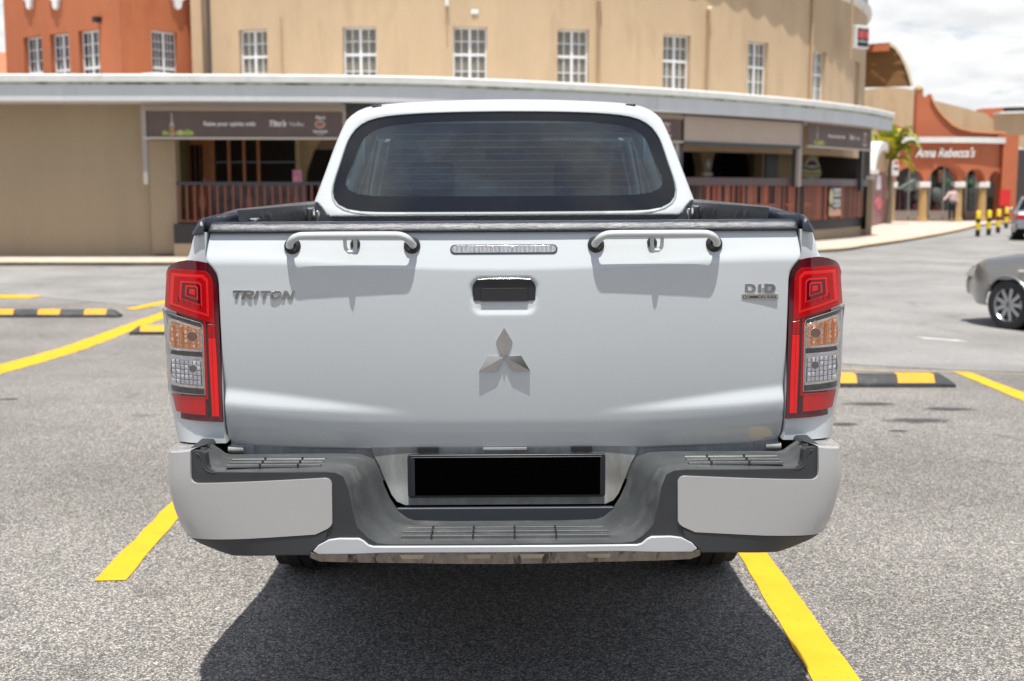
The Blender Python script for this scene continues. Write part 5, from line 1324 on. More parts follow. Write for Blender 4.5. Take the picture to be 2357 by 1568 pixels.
# counter and timber screens on the right, railing on the left
def railing(u0, u1, vtop, vbot, off, label, step, m_top, grp):
    s0_, s1_ = CAN.s_of_u(u0, off), CAN.s_of_u(u1, off); uc = u0 if u0 > 400 else u0
    zt_ = CAN.z_of(uc, vtop, off); zb_ = CAN.z_of(uc, vbot, off)
    p = CAN.at((s0_ + s1_) / 2, off, 0); t = thing('railing', label, 'railing', p, 0, grp); I = Matrix.Translation(p).inverted()
    def pp_(o): o.parent = t; o.matrix_parent_inverse = I; return o
    n = max(4, int((s1_ - s0_) / 1.0))
    pp_(MB().grid([[CAN.at(s0_ + (s1_ - s0_) * i / n, off + a, z) for a, z in ((-.05, zt_), (.05, zt_), (.05, zt_ - .07), (-.05, zt_ - .07), (-.05, zt_))] for i in range(n + 1)]).build('top_rail', m_top, None, smooth=0))
    pp_(MB().grid([[CAN.at(s0_ + (s1_ - s0_) * i / n, off + a, z) for a, z in ((-.02, zb_ + .05), (.02, zb_ + .05), (.02, zb_), (-.02, zb_), (-.02, zb_ + .05))] for i in range(n + 1)]).build('bottom_rail', M_red, None, smooth=0))
    me = None; k = 0; s_ = s0_ + .06
    while s_ < s1_:
        M = local(CAN, s_, off, 0)
        if me is None:
            b0 = MB().box(-.022, .022, -.012, .012, zb_ + .05, zt_ - .07); o = b0.build('baluster', M_red, None, smooth=0); me = o.data
            orn = MB()
            zc_ = (zb_ + zt_) / 2
            orn.tube([(.06 * math.cos(a), 0, zc_ + .16 * math.sin(a)) for a in [2 * math.pi * q / 12 for q in range(12)]], .012, 5, True)
            orn.tube([(.035 * math.cos(a), 0, zc_ + .26 * math.sin(a)) for a in [2 * math.pi * q / 12 for q in range(12)]], .010, 5, True)
            oo = orn.build('scroll_ornament', M_red, None, smooth=0); om = oo.data; bpy.data.objects.remove(oo)
        else: o = bpy.data.objects.new('baluster', me); C.objects.link(o)
        o.matrix_world = M; mw = M.copy(); o.parent = t; o.matrix_parent_inverse = I
        if k % 6 == 3:
            c_ = bpy.data.objects.new('scroll_ornament', om); C.objects.link(c_); c_.matrix_world = M; c_.parent = t; c_.matrix_parent_inverse = I
        k += 1; s_ += step
    return t
railing(403, 800, 419, 512, 1.05, 'red brown scrolled railing on the left terrace by the wooden door', .185, M_post, 'x')
bpy.data.objects['railing'].pop('group', None)
# timber slat bar front on the right
def barfront(u0, u1, off):
    s0_, s1_ = CAN.s_of_u(u0, off), CAN.s_of_u(u1, off); t = thing('bar_counter', 'dark topped bar counter with uneven red brown timber slats', 'bar counter', CAN.at((s0_ + s1_) / 2, off, 0)); I = Matrix.Translation(t.location).inverted()
    zt_ = CAN.z_of(1650, 409, off); zb_ = CAN.z_of(1996, 499, off)
    n = 14
    o = MB().grid([[CAN.at(s0_ + (s1_ - s0_) * i / n, off + a, z) for a, z in ((-.16, zt_), (.25, zt_), (.25, zt_ - .22), (-.16, zt_ - .22), (-.16, zt_))] for i in range(n + 1)]).build('counter_top', mat('counter_mauve', (.085, .055, .06), .45), None, smooth=0); o.parent = t; o.matrix_parent_inverse = I
    mts = [mat('slat_red', (.26, .075, .05), .7, var=.3, vs=4), mat('slat_brown', (.20, .10, .06), .7, var=.3, vs=4), mat('slat_dark', (.05, .03, .028), .7), mat('slat_tan', (.42, .24, .12), .7, var=.2), mat('slat_rust', (.36, .11, .07), .7, var=.3, vs=4)]
    mes = []
    for m_ in mts:
        for w_ in (.035, .05):
            me = bpy.data.meshes.new('slat'); q = MB().box(-w_, w_, -.02, .02, zb_, zt_ - .22); me.from_pydata(q.v, [], q.f); me.materials.append(m_); mes.append(me)
    s_ = s0_ + .05
    while s_ < s1_ - .05:
        o = bpy.data.objects.new('slat', random.choice(mes if s_ > (s0_ + s1_) * .58 else mes[:6] + mes[8:])); C.objects.link(o)
        o.matrix_world = local(CAN, s_, off + random.uniform(-.02, .02), 0) @ Matrix.Rotation(random.uniform(-.02, .02), 4, 'Y'); o.parent = t; o.matrix_parent_inverse = I
        s_ += random.choice((.085, .10, .13, .17) if s_ < (s0_ + s1_) * .55 else (.09, .10, .12))
    for i in range(6):
        sa = s0_ + (s1_ - s0_) * (.1 + .08 * i + .01 * (i % 3)); M = local(CAN, sa, off - .03, 0); z = zb_ + .45
        o = MB().box(-.22, .22, -.012, .012, z, z + .06, M).build('cross_slat', mts[4], None, smooth=0); o.parent = t; o.matrix_parent_inverse = I
    return t
barfront(1560, 1996, .85)
# menu poster
t = thing('menu_poster', 'black and white menu poster with yellow badge on the bar front', 'poster'); t.matrix_world = at_frame(1926, 465, .76)
MB().box(-.52, .52, 0, .02, -.44, .46).build('poster_sheet', mat('poster_black', (.015, .015, .015), .5), t, smooth=0)
MB().box(-.15, .46, -.008, 0, .17, .42).build('print_panel', mat('poster_white', (.6, .6, .58), .6), t, smooth=0); MB().box(-.17, .44, -.008, 0, -.16, .08).build('print_panel', MATS['poster_white'], t, smooth=0)
for j, (x0, z0, z1, n_) in enumerate(((-.12, .21, .38, 9), (-.14, -.12, .04, 8))):
    for i in range(n_):
        if i == 4: continue
        x = x0 + i * .062; MB().box(x, x + .028, -.010, -.008, z0, z1 - (i % 3) * .02).build('print_stroke', MATS['poster_black'], t, smooth=0)
MB().prism(ov(.16, .24, .16, -.36), 'y', -.01, 0).build('yellow_badge', mat('poster_yellow', (.55, .52, .28), .6), t, smooth=0)
MB().prism([(-.52, -.44), (.52, -.44), (.52, -.24), (.2, -.20), (0, -.26), (-.2, -.22), (-.52, -.12)], 'y', -.01, 0).build('food_picture', mat('poster_food', (.62, .38, .26), .6, var=.7, vs=14), t, smooth=0)
# wall clock like white lamp + small sign on table
t = thing('wall_fan', 'round grey wall fan on a pier inside the dark bar', 'wall fan'); t.matrix_world = at_frame(1628, 378, 2.9)
MB().tube([(.15 * math.cos(2 * math.pi * q / 16), -.06, .15 * math.sin(2 * math.pi * q / 16)) for q in range(16)], .02, 6, True).build('guard', M_grayf, t)
for k in range(4): MB().box(.01, .12, -.05, -.04, -.04, .04, Matrix.Rotation(k * math.pi / 2, 4, 'Y')).build('blade', mat('fan_white', (.5, .5, .5), .5), t, smooth=0)
MB().box(-.22, .22, -.05, .05, -.34, -.26).build('shelf', MATS['fan_white'], t)
t = thing('table_sign', 'small pink card standing behind the left terrace railing', 'card'); t.matrix_world = at_frame(683, 405, 1.6)
MB().box(-.11, .11, 0, .02, -.18, .14).build('card', mat('card_pink', (.5, .2, .28), .7, var=.5, vs=9), t, smooth=0)

# --- red brown building on the left
RB = Curve([(-22, 40.5), (-14.9, 32.95), (-10.35, 29.78), (-9.05, 31.25), (-7.6, 33.2)])
def RBs(u): return RB.s_of_u(u)
rb = thing('red_building', 'terracotta rendered corner building with tall white barred windows', 'building', (-12, 33, 0)); rinv = Matrix.Translation((12, -33, 0))
hs_ = []; 
for (ua, ub, vt) in ((66, 108, 85), (127, 170, 75), (192, 239, 65)): hs_.append((RBs(ua), RBs(ub), 3.75, 5.76))
hs2 = (RBs(358), RBs(417), 3.75, 5.76)
rp = [slabwall(RB, RBs(25), RB.c[2], 2.8, 9, hs_, .3, 'left_wall', M_or, None, ds=2), slabwall(RB, RB.c[2], RBs(449), 2.8, 9, [hs2], .3, 'right_wall', M_or, None, ds=2)]
for h in hs_: rp.append(window(RB, h[0], h[1], 3.75, 5.76, None, cols=(2, 2), rt=3, rb=3, split=.5, pane=M_pane))
rp.append(window(RB, hs2[0], hs2[1], 3.75, 5.76, None, cols=(3, 3), rt=4, rb=4, split=.5, pane=M_pane, bar=.018))
mbk = MB().add([RB.at(RBs(25), 0, 2.8), RB.at(RBs(25), 0, 9), (-17.5, 42, 9), (-17.5, 42, 2.8)], [(0, 1, 2, 3)]); rp.append(mbk.build('side_wall', M_or, None))
for u in (88, 148, 418):
    s_ = RBs(u); M = local(RB, s_, -.02, RB.z_of(u, 5))
    rp.append(MB().prism([(-.30, .5), (.30, .5), (.26, .1), (.12, .02), (.10, -.14), (0, -.22), (-.10, -.14), (-.12, .02), (-.26, .1)], 'y', -.08, .02).build('plaster_motif', M_wtrim, None)); rp[-1].matrix_world = M
for u in (243,): rp.append(MB().box(-.08, .08, -.2, 0, RB.z_of(u, 52), RB.z_of(u, 40), local(RB, RBs(u), 0, 0)).build('wall_camera', M_blk, None))
for o in rp: mw = o.matrix_world.copy(); o.parent = rb; o.matrix_parent_inverse = rinv
# tiled roof far left
t = thing('tiled_roof_house', 'orange tiled roof of a house at the far left edge', 'house', (-22, 44, 0))
rows = []
for i in range(61):
    x = -6 + i * .16; hgt = .05 * abs(math.sin(i * math.pi / 3)); rows.append([(x, 0, 3.7 + hgt), (x, 3.5, 5.6 + hgt), (x, 7, 7.4 + hgt)])
MB().grid(rows).build('roof', M_tile, t); MB().box(-5.8, 3.4, .4, 6, -.3, 3.75).build('wall', M_tan, t, smooth=0)
for (x0, x1) in ((-5.0, -3.6), (1.0, 2.2)): MB().box(x0, x1, .36, .4, 1.2, 2.6).build('window', M_pane, t, smooth=0)

# --- digital sign on the drum
t = thing('price_sign', 'white sign box with two red digits high on the round tan wall', 'sign'); s_ = DRUM.s_of_u(1972); Z0 = DRUM.z_of(1972, 85)
M = local(DRUM, s_, -.2, Z0); t.matrix_world = Matrix.Translation((at_plane(1986, 85, 36.2)[0], 36.2, at_plane(1986, 85, 36.2)[1])) @ Matrix.Rotation(R(32), 4, 'Z')
MB().box(-.30, .30, 0, .18, -.36, .36).build('sign_box', M_wtrim, t, bevel=.02)
for k in (-1, 1):
    p_ = MB().box(k * .135 - .115, k * .135 + .115, -.02, 0, -.12, .26).build('digit_panel', M_blk, t, smooth=0)
    text_mesh('8', .32, .004, mat('digit_red', (.65, .05, .06), .5), 'digit', p_, (k * .135, -.026, -.04), offset=.02)
MB().box(-.25, .25, -.015, 0, -.30, -.17).build('lower_strip', M_blk, t, smooth=0)
MB().tube([(-.42, .1, 2), (-.42, .1, -.7)], .04, 8).build('conduit', M_pipe, t)

# --- gateway arch on the pavement right of the bar
gp0, gp1 = Vector((15.15, 46.9, 0)), Vector((18.3, 54.0, 0))
ga = math.atan2(gp1.y - gp0.y, gp1.x - gp0.x); gl_ = (gp1 - gp0).length
t = thing('arched_gateway', 'tan gateway wall with white arched hood and pinkish louvred gate', 'gateway', (gp0.x, gp0.y, -.15), ga)
MB().box(0, .9, 0, .5, 0, 2.35).build('pier', M_tan2, t, smooth=0); MB().box(gl_ - 1.6, gl_ - .2, 0, .5, 0, 2.35).build('pier', M_tan2, t, smooth=0)
cx_ = (gl_ - .7) / 2; rad = cx_ - .1
MB().prism([(cx_ + rad * math.cos(a), 2.35 + 1.15 * math.sin(a)) for a in [math.pi * q / 16 for q in range(17)]], 'y', .05, .45).build('tympanum', M_tan, t, smooth=0)
pth = [(cx_ + (rad + .1) * math.cos(a), 2.35 + 1.3 * math.sin(a)) for a in [math.pi * q / 20 for q in range(21)]]; pth2 = [(cx_ + (rad - .55) * math.cos(a), 2.35 + .95 * math.sin(a)) for a in [math.pi * q / 20 for q in range(21)]]
mb = MB(); mb.grid([[(a[0], -.12, a[1]) for a in pth], [(a[0], -.12, a[1]) for a in pth2], [(a[0], .6, a[1]) for a in pth2], [(a[0], .6, a[1]) for a in pth], [(a[0], -.12, a[1]) for a in pth]]); mb.build('arch_hood', M_wtrim, t, smooth=40)
for x0 in (-.2, gl_ - 1.7): MB().box(x0, x0 + 1.7 if x0 > 0 else 1.2, -.16, .6, 2.2, 2.38).build('impost', M_wtrim, t, smooth=0)
gt = MB().box(.95, gl_ - 1.65, .12, .18, .05, 2.3).build('gate', mat('gate_pink', (.30, .12, .12), .6), t, smooth=0)
sl_me = None
for k in range(30):
    if sl_me is None: o = MB().box(.97, gl_ - 1.67, .07, .11, 0, .035).build('louvre', mat('louvre_pink', (.48, .26, .26), .6), gt, smooth=0); sl_me = o.data
    else: o = bpy.data.objects.new('louvre', sl_me); C.objects.link(o); o.parent = gt
    o.location.z = .1 + k * .072
MB().box(2.2, 3.6, .03, .07, 1.55, 2.15).build('gate_notice', mat('notice_white', (.66, .62, .65), .6), gt, smooth=0)
MB().prism(ov(1.1, .28, .95, 3.4), 'y', .04, .07).build('gate_badge', mat('badge_rose', (.55, .12, .14), .6, var=.3, vs=5), gt, smooth=0)
# wall behind between bar end and gateway
t = thing('yard_wall', 'low tan wall with white capping between the bar and the gateway', 'wall', (12.6, 38.2, -.15), math.atan2(8.7, 2.6))
MB().box(0, 9, 0, .2, 0, 1.9).build('wall_body', M_tan2, t, smooth=0); MB().box(0, 9, -.05, .25, 1.9, 2.02).build('capping', M_wtrim, t, smooth=0)
# white sign box with red numerals beside the gateway
x_, z_ = at_plane(2059, 372, 53.5)
t = thing('hanging_sign', 'white box sign with red numerals next to the gateway under palm fronds', 'sign', (x_, 53.5, z_), R(12))
MB().box(-.24, .24, 0, .2, -.66, .70).build('sign_box', M_wtrim, t, bevel=.02)
MB().box(-.02, .20, -.02, 0, -.12, .26).build('numeral_panel', mat('sign_red', (.55, .07, .07), .6), t, smooth=0)
text_mesh('81', .22, .004, M_wtrim, 'numeral', t, (.09, -.025, 0), offset=.006); MB().box(-.15, .2, -.02, 0, -.38, -.28).build('lower_print', M_blk, t, smooth=0)
MB().tube([(0, .1, -.66), (0, .1, -2.8)], .05, 8).build('sign_pole', M_grayf, t)

# --- orange arcade shop
SY = 55.3
t = thing('orange_arcade_shop', 'terracotta shop with curved gable parapet and arches on tan columns', 'shop', (21.5, SY, 0)); sinv = Matrix.Translation((-21.5, -SY, 0))
SH = Curve(dense([(17.6, SY + .9), (19.0, SY + .15), (20.5, SY), (22, SY + .1), (23.3, SY + .5), (24.6, SY + 1.3)], 4)); sp = []
def SHs(u, off=0): return SH.s_of_u(u, off)
zs_ = SH.z_of(2215, 418)
ars = []
for u0, u1 in ((2062, 2128), (2140, 2210), (2223, 2270), (2280, 2310)):
    a, b = SHs(u0), SHs(u1); ars.append(((a + b) / 2, (b - a) / 2, zs_))
z_low = zs_ - .02
sp.append(arch_wall(SH, SHs(2040), SHs(2316), z_low, SH.z_of(2200, 328), ars, 0, .5, 'arcade_wall', M_or2, ds=.5))
zb1, zb2 = SH.z_of(2200, 329), SH.z_of(2200, 316)
rows = [[SH.at(SHs(2040) + (SHs(2318) - SHs(2040)) * i / 24, o_, z) for o_, z in ((-.25, zb1), (-.25, zb2), (.6, zb2), (.6, zb1), (-.25, zb1))] for i in range(25)]
sp.append(MB().grid(rows).build('white_cornice', M_wtrim, None, smooth=0))
for u in (2133, 2216, 2275, 2052):
    p = SH.at(SHs(u), .25, 0); col = MB().lathe([(.27, -.15), (.27, 0), (.22, .02), (.20, zs_ - .35)], (p[0], p[1], 0), 'z', 16).build('column', mat('tan_column', (.42, .27, .11), .8), None, smooth=50)
    cap_ = MB().box(p[0] - .27, p[0] + .27, p[1] - .27, p[1] + .27, zs_ - .30, zs_ - .02).build('capital', M_wtrim, col, bevel=.04); sp.append(col)
p = SH.at(SHs(2308), 0, 0)
sp.append(MB().box(p[0] - .1, p[0] + .65, p[1] - .3, p[1] + .6, -.15, SH.z_of(2300, 310)).build('end_pier', M_or2, None, smooth=0))
sp.append(MB().box(p[0] - .20, p[0] + .32, p[1] - .42, p[1] - .33, *(lambda a, b: (a, b))(at_plane(2300, 475, SY)[1], at_plane(2300, 437, SY)[1])).build('red_panel', mat('bright_red_panel', (.60, .02, .02), .5), None, smooth=0))
sp.append(MB().box(p[0] - .20, p[0] + .32, p[1] - .40, p[1] - .31, -.15, at_plane(2300, 475, SY)[1]).build('dark_red_base', mat('dark_red_base', (.16, .03, .02), .6), None, smooth=0))
# gable parapet
GY = SY + 2.2
def GP(u, v): return at_plane(u, v, GY)
gab = [GP(2107, 330), GP(2112, 213), GP(2125, 212), GP(2125, 222), GP(2140, 222)] + [GP(u, v) for u, v in ((2147, 238), (2158, 256), (2172, 272), (2190, 288), (2210, 298), (2240, 305), (2275, 307), (2312, 309), (2312, 330))]
sp.append(MB().prism(gab, 'y', GY, GY + .5).build('gable_parapet', M_or2, None, smooth=0))
cp = [GP(u, v) for u, v in ((2140, 222), (2147, 238), (2158, 256), (2172, 272), (2190, 288), (2210, 298), (2240, 305), (2275, 307), (2312, 309))]
sp.append(MB().grid([[(x, GY - .1, z + .0) for x, z in cp], [(x + .04, GY - .1, z + .12) for x, z in cp], [(x + .04, GY + .55, z + .12) for x, z in cp]]).build('parapet_coping', mat('pale_orange_coping', (.62, .30, .14), .8), None, smooth=0))
bx0, bz0 = GP(2124.5, 205); sp.append(MB().lathe([(0, -.16), (.14, -.13), (.22, -.06), (.24, .03), (.2, .12), (.1, .2), (0, .22)], (bx0 - .15, GY + .2, bz0 - .05), 'z', 16).build('ball_finial', mat('finial_tan', (.36, .24, .11), .8), None, smooth=60))
# shop window
sp.append(MB().box(16.8, 27.5, SY + 2.6, SY + 2.7, -.2, 3.4).build('shop_back', mat('shop_dark', (.05, .045, .04), .6), None, smooth=0))
for i, (ua, ub) in enumerate(((2062, 2092), (2094, 2127), (2142, 2172), (2174, 2208), (2226, 2246), (2248, 2270))):
    a, b = at_plane(ua, 400, SY + 2.0)[0], at_plane(ub, 400, SY + 2.0)[0]
    fr_ = MB().box(a - .04, a, SY + 1.95, SY + 2.05, .1, 2.9).build('shop_window_frame', M_grayf, None, smooth=0); sp.append(fr_)
    MB().box(a, b, SY + 1.98, SY + 2.0, .35, 2.85).build('pane', thin_glass('shop_glass', (.75, .8, .8), 1.0), fr_, smooth=0); MB().box(a, b, SY + 1.95, SY + 2.05, -.1, .35).build('stall_riser', mat('riser', (.28, .23, .2), .7), fr_, smooth=0)
for o in sp: o.parent = t; o.matrix_parent_inverse = sinv
x_, z_ = at_plane(2168, 356, SY); tx = text_mesh("Anna Rebecca's", .62, .03, M_wtrim, 'shop_sign', None, (x_ + .1, SY - .12, z_ - .12), shear=.35, sxy=(.72, 1), offset=.012)
tag(tx, 'white slanted script lettering on the terracotta shop front', 'sign lettering')
# window display goods
def goods(u0, u1, v0, v1, name, m, label, cat_, Y=SY + 2.2):
    (xa, za), (xb, zb_) = at_plane(u0, v1, Y), at_plane(u1, v0, Y); o = MB().box(xa, xb, Y, Y + .25, za, zb_).build(name, m, None, bevel=.03); tag(o, label, cat_); return o
goods(2085, 2099, 480, 505, 'red_gift_box', mat('gift_red', (.40, .03, .05), .6), 'dark red box low in the left shop window', 'box')
goods(2101, 2112, 470, 505, 'pink_gift_box', mat('gift_pink', (.45, .16, .2), .6), 'pink box between the red one and the tan column', 'box')
goods(2148, 2166, 476, 490, 'crimson_gift_box', mat('gift_red', (.4, .03, .05), .6), 'crimson box low in the middle shop arch', 'box')
goods(2160, 2174, 393, 418, 'orange_poster', mat('poster_orange', (.5, .2, .1), .7), 'orange poster hanging in the middle shop arch', 'poster')
goods(2070, 2076, 432, 500, 'pink_banner_cloth', mat('cloth_pink', (.4, .12, .15), .8, var=.5, vs=4), 'pink patterned cloth at the left edge of shop window', 'cloth')
Yp = SY + 2.15
P_ = lambda u, v: at_plane(u, v, Yp)
o = MB().prism([P_(2070, 435), P_(2108, 413), P_(2124, 418), P_(2124, 436), P_(2090, 440)], 'y', Yp, Yp + .5).build('display_parasol', mat('pale_grey_canvas', (.42, .44, .38), .8), None, smooth=0); tag(o, 'pale grey tilted canvas parasol in the left shop window', 'parasol')
for (u, v, r_, m_, lb) in ((2116, 452, .22, 'mannequin_white', 'white rounded garment on stand behind the left shop glass'), (2160, 450, .26, 'mannequin_grey', 'grey rounded garment on stand in the middle shop arch')):
    x_, z_ = P_(u, v); o = MB().lathe([(0, .5 * r_ * 3), (.12, .45 * r_ * 3), (r_ * .8, r_), (r_, 0), (r_ * .7, -r_), (.05, -r_ * 1.2), (.04, -z_ - .1)], (x_, Yp + .25, z_), 'z', 14).build('garment_stand', mat(m_, (.5, .48, .47), .8), None, smooth=50); tag(o, lb, 'garment stand')
for (u, v, lb) in ((2180, 420, 'green ornament left of the standing person'), (2232, 423, 'green ornament in the right shop arch')):
    x_, z_ = P_(u, v); o = MB().lathe([(0, .22), (.16, .14), (.2, 0), (.14, -.16), (0, -.22)], (x_, Yp, z_), 'z', 12).build('green_ornament', mat('orn_green', (.02, .16, .04), .6), None, smooth=50); tag(o, lb, 'ornament')

# --- far buildings on the right
t = thing('far_tan_hall', 'long tan building with sloping roofline behind the terracotta gable', 'building', (25, 66, 0)); FY = 66
F_ = lambda u, v: at_plane(u, v, FY)
def fpart(pts, y0, y1, name, m): o = MB().prism([at_plane(u, v, y0) for u, v in pts], 'y', y0, y1).build(name, m, None, smooth=0); o.parent = t; o.matrix_parent_inverse = Matrix.Translation((-25, -66, 0)); return o
fpart([(2140, 330), (2140, 230), (2170, 236), (2270, 262), (2305, 292), (2305, 330)], 66, 67, 'end_wall', M_tan)
fpart([(1990, 330), (1990, 207), (2040, 200), (2085, 204), (2120, 212), (2120, 330)], 66.0, 66.8, 'left_wall', M_tan)
fpart([(2255, 276), (2262, 250), (2320, 247), (2320, 300)], 68, 69, 'tiled_roof', M_tile)
fpart([(2320, 262), (2320, 247), (2372, 246), (2372, 262)], 67.4, 68, 'dark_roof_panel', M_blk)
fpart([(2304, 330), (2304, 262), (2372, 260), (2372, 345)], 64, 65, 'right_wall', M_tan)
fpart([(2302, 262), (2302, 257), (2372, 255), (2372, 260)], 63.7, 64.6, 'white_coping', M_wtrim)
fpart([(2322, 346), (2322, 336), (2345, 338), (2372, 346), (2372, 358)], 62, 62.6, 'white_band', M_wtrim)
fpart([(2326, 520), (2326, 345), (2372, 355), (2372, 520)], 62.2, 63, 'lower_wall', mat('cream_wall', (.42, .34, .24), .85))
fpart([(2337, 432), (2337, 370), (2346, 348), (2372, 348), (2372, 432)], 62.0, 62.15, 'barred_window', M_pane)
fpart([(2322, 418), (2322, 411), (2372, 416), (2372, 423)], 61.8, 62.1, 'white_band', M_wtrim)
fpart([(2332, 520), (2332, 440), (2340, 425), (2350, 440), (2350, 520)], 61.9, 62.1, 'dark_arch', mat('brown_dark', (.09, .07, .045), .8))
# curved brown vaulted canopy behind the drum
t = thing('vaulted_roof', 'curved roof overhang with brown underside sticking out behind the round building', 'roof', (14, 42, 0))
prf = [(2045, 104), (2058, 112), (2070, 128), (2080, 148), (2089, 172), (2096, 199)]
A_ = []; B_ = []
for k, (u, v) in enumerate(prf):
    x, z = at_plane(u, v, 43.5); A_.append((x, 43.5, z)); B_.append((x - 5.2, 45.5 + (1 - k / 5) * .8, z - .05 * (k == 0)))
ctr = Vector((A_[-1][0] - 1.6, 0, A_[-1][2] - .2))
def outw(p, d): v = Vector((p[0], 0, p[2])) - ctr; v.normalize(); return (p[0] + v.x * d, p[1], p[2] + v.z * d)
def loc_(o): o.parent = t; o.matrix_parent_inverse = Matrix.Translation((-14, -42, 0)); return o
loc_(MB().grid([A_, B_]).build('underside', mat('brown_soffit', (.22, .11, .035), .8, var=.15, vs=.8, stretch=(.3, .3, 2)), None, smooth=50))
loc_(MB().grid([[outw(p, .10) for p in A_], [outw((p[0], p[1], p[2]), .10) for p in B_]]).build('outer_shell', M_or2, None, smooth=50))
loc_(MB().grid([[(p[0], p[1] - .04, p[2]) for p in A_], [(q[0], q[1] - .04, q[2]) for q in [outw(p, .11) for p in A_]], [(q[0], q[1] + .1, q[2]) for q in [outw(p, .11) for p in A_]]]).build('verge_trim', mat('verge_cream', (.66, .58, .42), .8), None, smooth=0))
loc_(MB().grid([[(A_[0][0] + .05, A_[0][1] - .05, A_[0][2] + .05), (B_[0][0], B_[0][1] - .05, B_[0][2] - .02)], [(A_[0][0] + .02, A_[0][1] - .06, A_[0][2] - .22), (B_[0][0], B_[0][1] - .06, B_[0][2] - .26)]]).build('ridge_fascia', M_or2, None, smooth=0))
loc_(MB().grid([[(p[0] + .01, p[1] + .01, p[2]) for p in (A_[2], A_[3])], [(p[0], p[1] + .01, p[2]) for p in (B_[2], B_[3])]]).build('red_brown_band', mat('soffit_band', (.22, .065, .04), .8), None, smooth=0)).location.z = -.012
x_, _z = at_plane(2080, 430, 44.5); loc_(MB().box(12.2, 13.0, 46, 46.6, -.2, 6.4).build('support_wall', M_tan, None, smooth=0))
# small tiled lean-to behind the canopy end
t = thing('tiled_lean_to', 'short sloping tiled roof edge behind the canopy end and palm', 'roof', (16, 58.2, 0))
LY = 58.2
x0_, z0_ = at_plane(2045, 281, LY); x1_, z1_ = at_plane(2094, 300, LY)
MB().add([(x0_ - 16, 0, z0_), (x1_ - 16, 0, z1_), (x1_ - 16, 1.5, z1_ + .25), (x0_ - 16, 1.5, z0_ + .25), (x0_ - 16, 0, z0_ - .25), (x1_ - 16, 0, z1_ - .25)], [(0, 1, 2, 3), (0, 1, 5, 4)]).build('roof_slope', M_tile, t, smooth=0)
MB().box(x0_ - 16, x1_ - 16, .1, 1.4, -.2, z1_ - .3).build('wall', mat('brown_dark2', (.12, .06, .04), .8), t, smooth=0)

# --- palm between gateway and shop
M_palm = mat('palm_leaflet', (.27, .36, .03), .55, var=.3, vs=3); M_palm2 = mat('palm_leaflet_yellow', (.58, .52, .05), .55, var=.3, vs=3); M_stem = mat('palm_stem', (.25, .2, .06), .7)
px_, pz_ = at_plane(2052, 330, 51.5)
t = thing('palm', 'bright yellow green palm with arching fronds behind the gateway', 'palm', (px_, 51.5, -.15))
MB().tube([(0, 0, 0), (.05, 0, 1.2), (-.04, 0, 2.4), (0, 0, 3.0)], [.14, .11, .09, .07], 8).build('trunk', mat('palm_trunk', (.14, .11, .07), .9), t)
fro = [(2103, 385, 18, 1), (2095, 345, 30, 1), (2098, 312, 34, 0), (2080, 292, 22, 0), (2040, 292, 14, 0), (2016, 305, 10, 0), (2006, 330, 22, 0), (2012, 360, 34, 1), (2060, 300, 20, 1), (2030, 318, 16, 1), (2088, 362, 34, 0), (2068, 330, 22, 0), (2022, 296, 12, 1), (2104, 330, 30, 0), (2050, 287, 10, 0)]
for i, (u, v, lift, ye) in enumerate(fro):
    ex, ez = at_plane(u, v, 51.5); e = Vector((ex - px_, random.uniform(-.5, .5), ez + .15)); b0 = Vector((0, 0, 2.95 - .25 * random.random()))
    mid = (b0 + e) / 2 + Vector((0, 0, lift / 40 + .15))
    Q = [(b0 * (1 - t_) ** 2 + mid * 2 * t_ * (1 - t_) + e * t_ * t_) for t_ in [k / 12 for k in range(13)]]
    fr_ = MB().tube(Q, .018, 5).build('frond', M_stem, t)
    lf = MB(); L_ = (e - b0).length
    for k in range(1, 13):
        for h2 in (0, .5):
            if k == 12 and h2: continue
            c = Q[k] if not h2 else (Q[k] + Q[min(k + 1, 12)]) / 2; d = (Q[min(k + 1, 12)] - Q[k - 1]).normalized(); sd = d.cross(Vector((0, 0, 1)))
            if sd.length < .05: sd = Vector((1, 0, 0))
            sd.normalize(); ll = .55 * (1 - .5 * abs(k / 12 - .45)) * min(1.1, L_)
            for sg in (-1, 1):
                tip = c + sd * sg * ll * .75 + d * ll * .55 + Vector((0, 0, -ll * random.uniform(.2, .55))); w2 = d * .055
                m_ = (c + tip) / 2 + Vector((0, 0, .03)); lf.add([c - w2, c + w2, m_ + w2, m_ - w2, tip], [(0, 1, 2, 3), (3, 2, 4)])
    o = lf.build('leaflets', M_palm2 if ye else M_palm, fr_, smooth=0); o['kind'] = 'stuff'

# --- bollards
def bollard(x, y, label, first=[None]):
    if first[0] is None:
        t = thing('bollard', label, 'bollard', (x, y, -.25), 0, 'yellow and black bollards along the kerb')
        for k, (a, b, m_) in enumerate(((0, .28, M_blk), (.28, .56, 'y'), (.56, .72, M_blk), (.72, 1.0, 'y'))):
            mm = M_blk if m_ is M_blk else mat('bollard_yellow', (.80, .58, .02), .5)
            MB().lathe([(0, a), (.10, a), (.10, b)] + ([(.08, b + .03), (0, b + .045)] if k == 3 else [(0, b)]), (0, 0, 0), 'z', 14).build('painted_band' if m_ == 'y' else 'black_band', mm, t, smooth=40)
        first[0] = t; t.scale = (.8, .8, .88)
    else: t = copy_tree(first[0]); t.location = (x, y, -.25); t['label'] = label
bollard(16.7, 39.3, 'leftmost yellow and black bollard by the kerb'); bollard(17.57, 40.5, 'second yellow and black bollard from the left'); bollard(18.79, 42.65, 'third yellow and black bollard from the left'); bollard(21.4, 48.2, 'rightmost yellow and black bollard nearest the grey car')

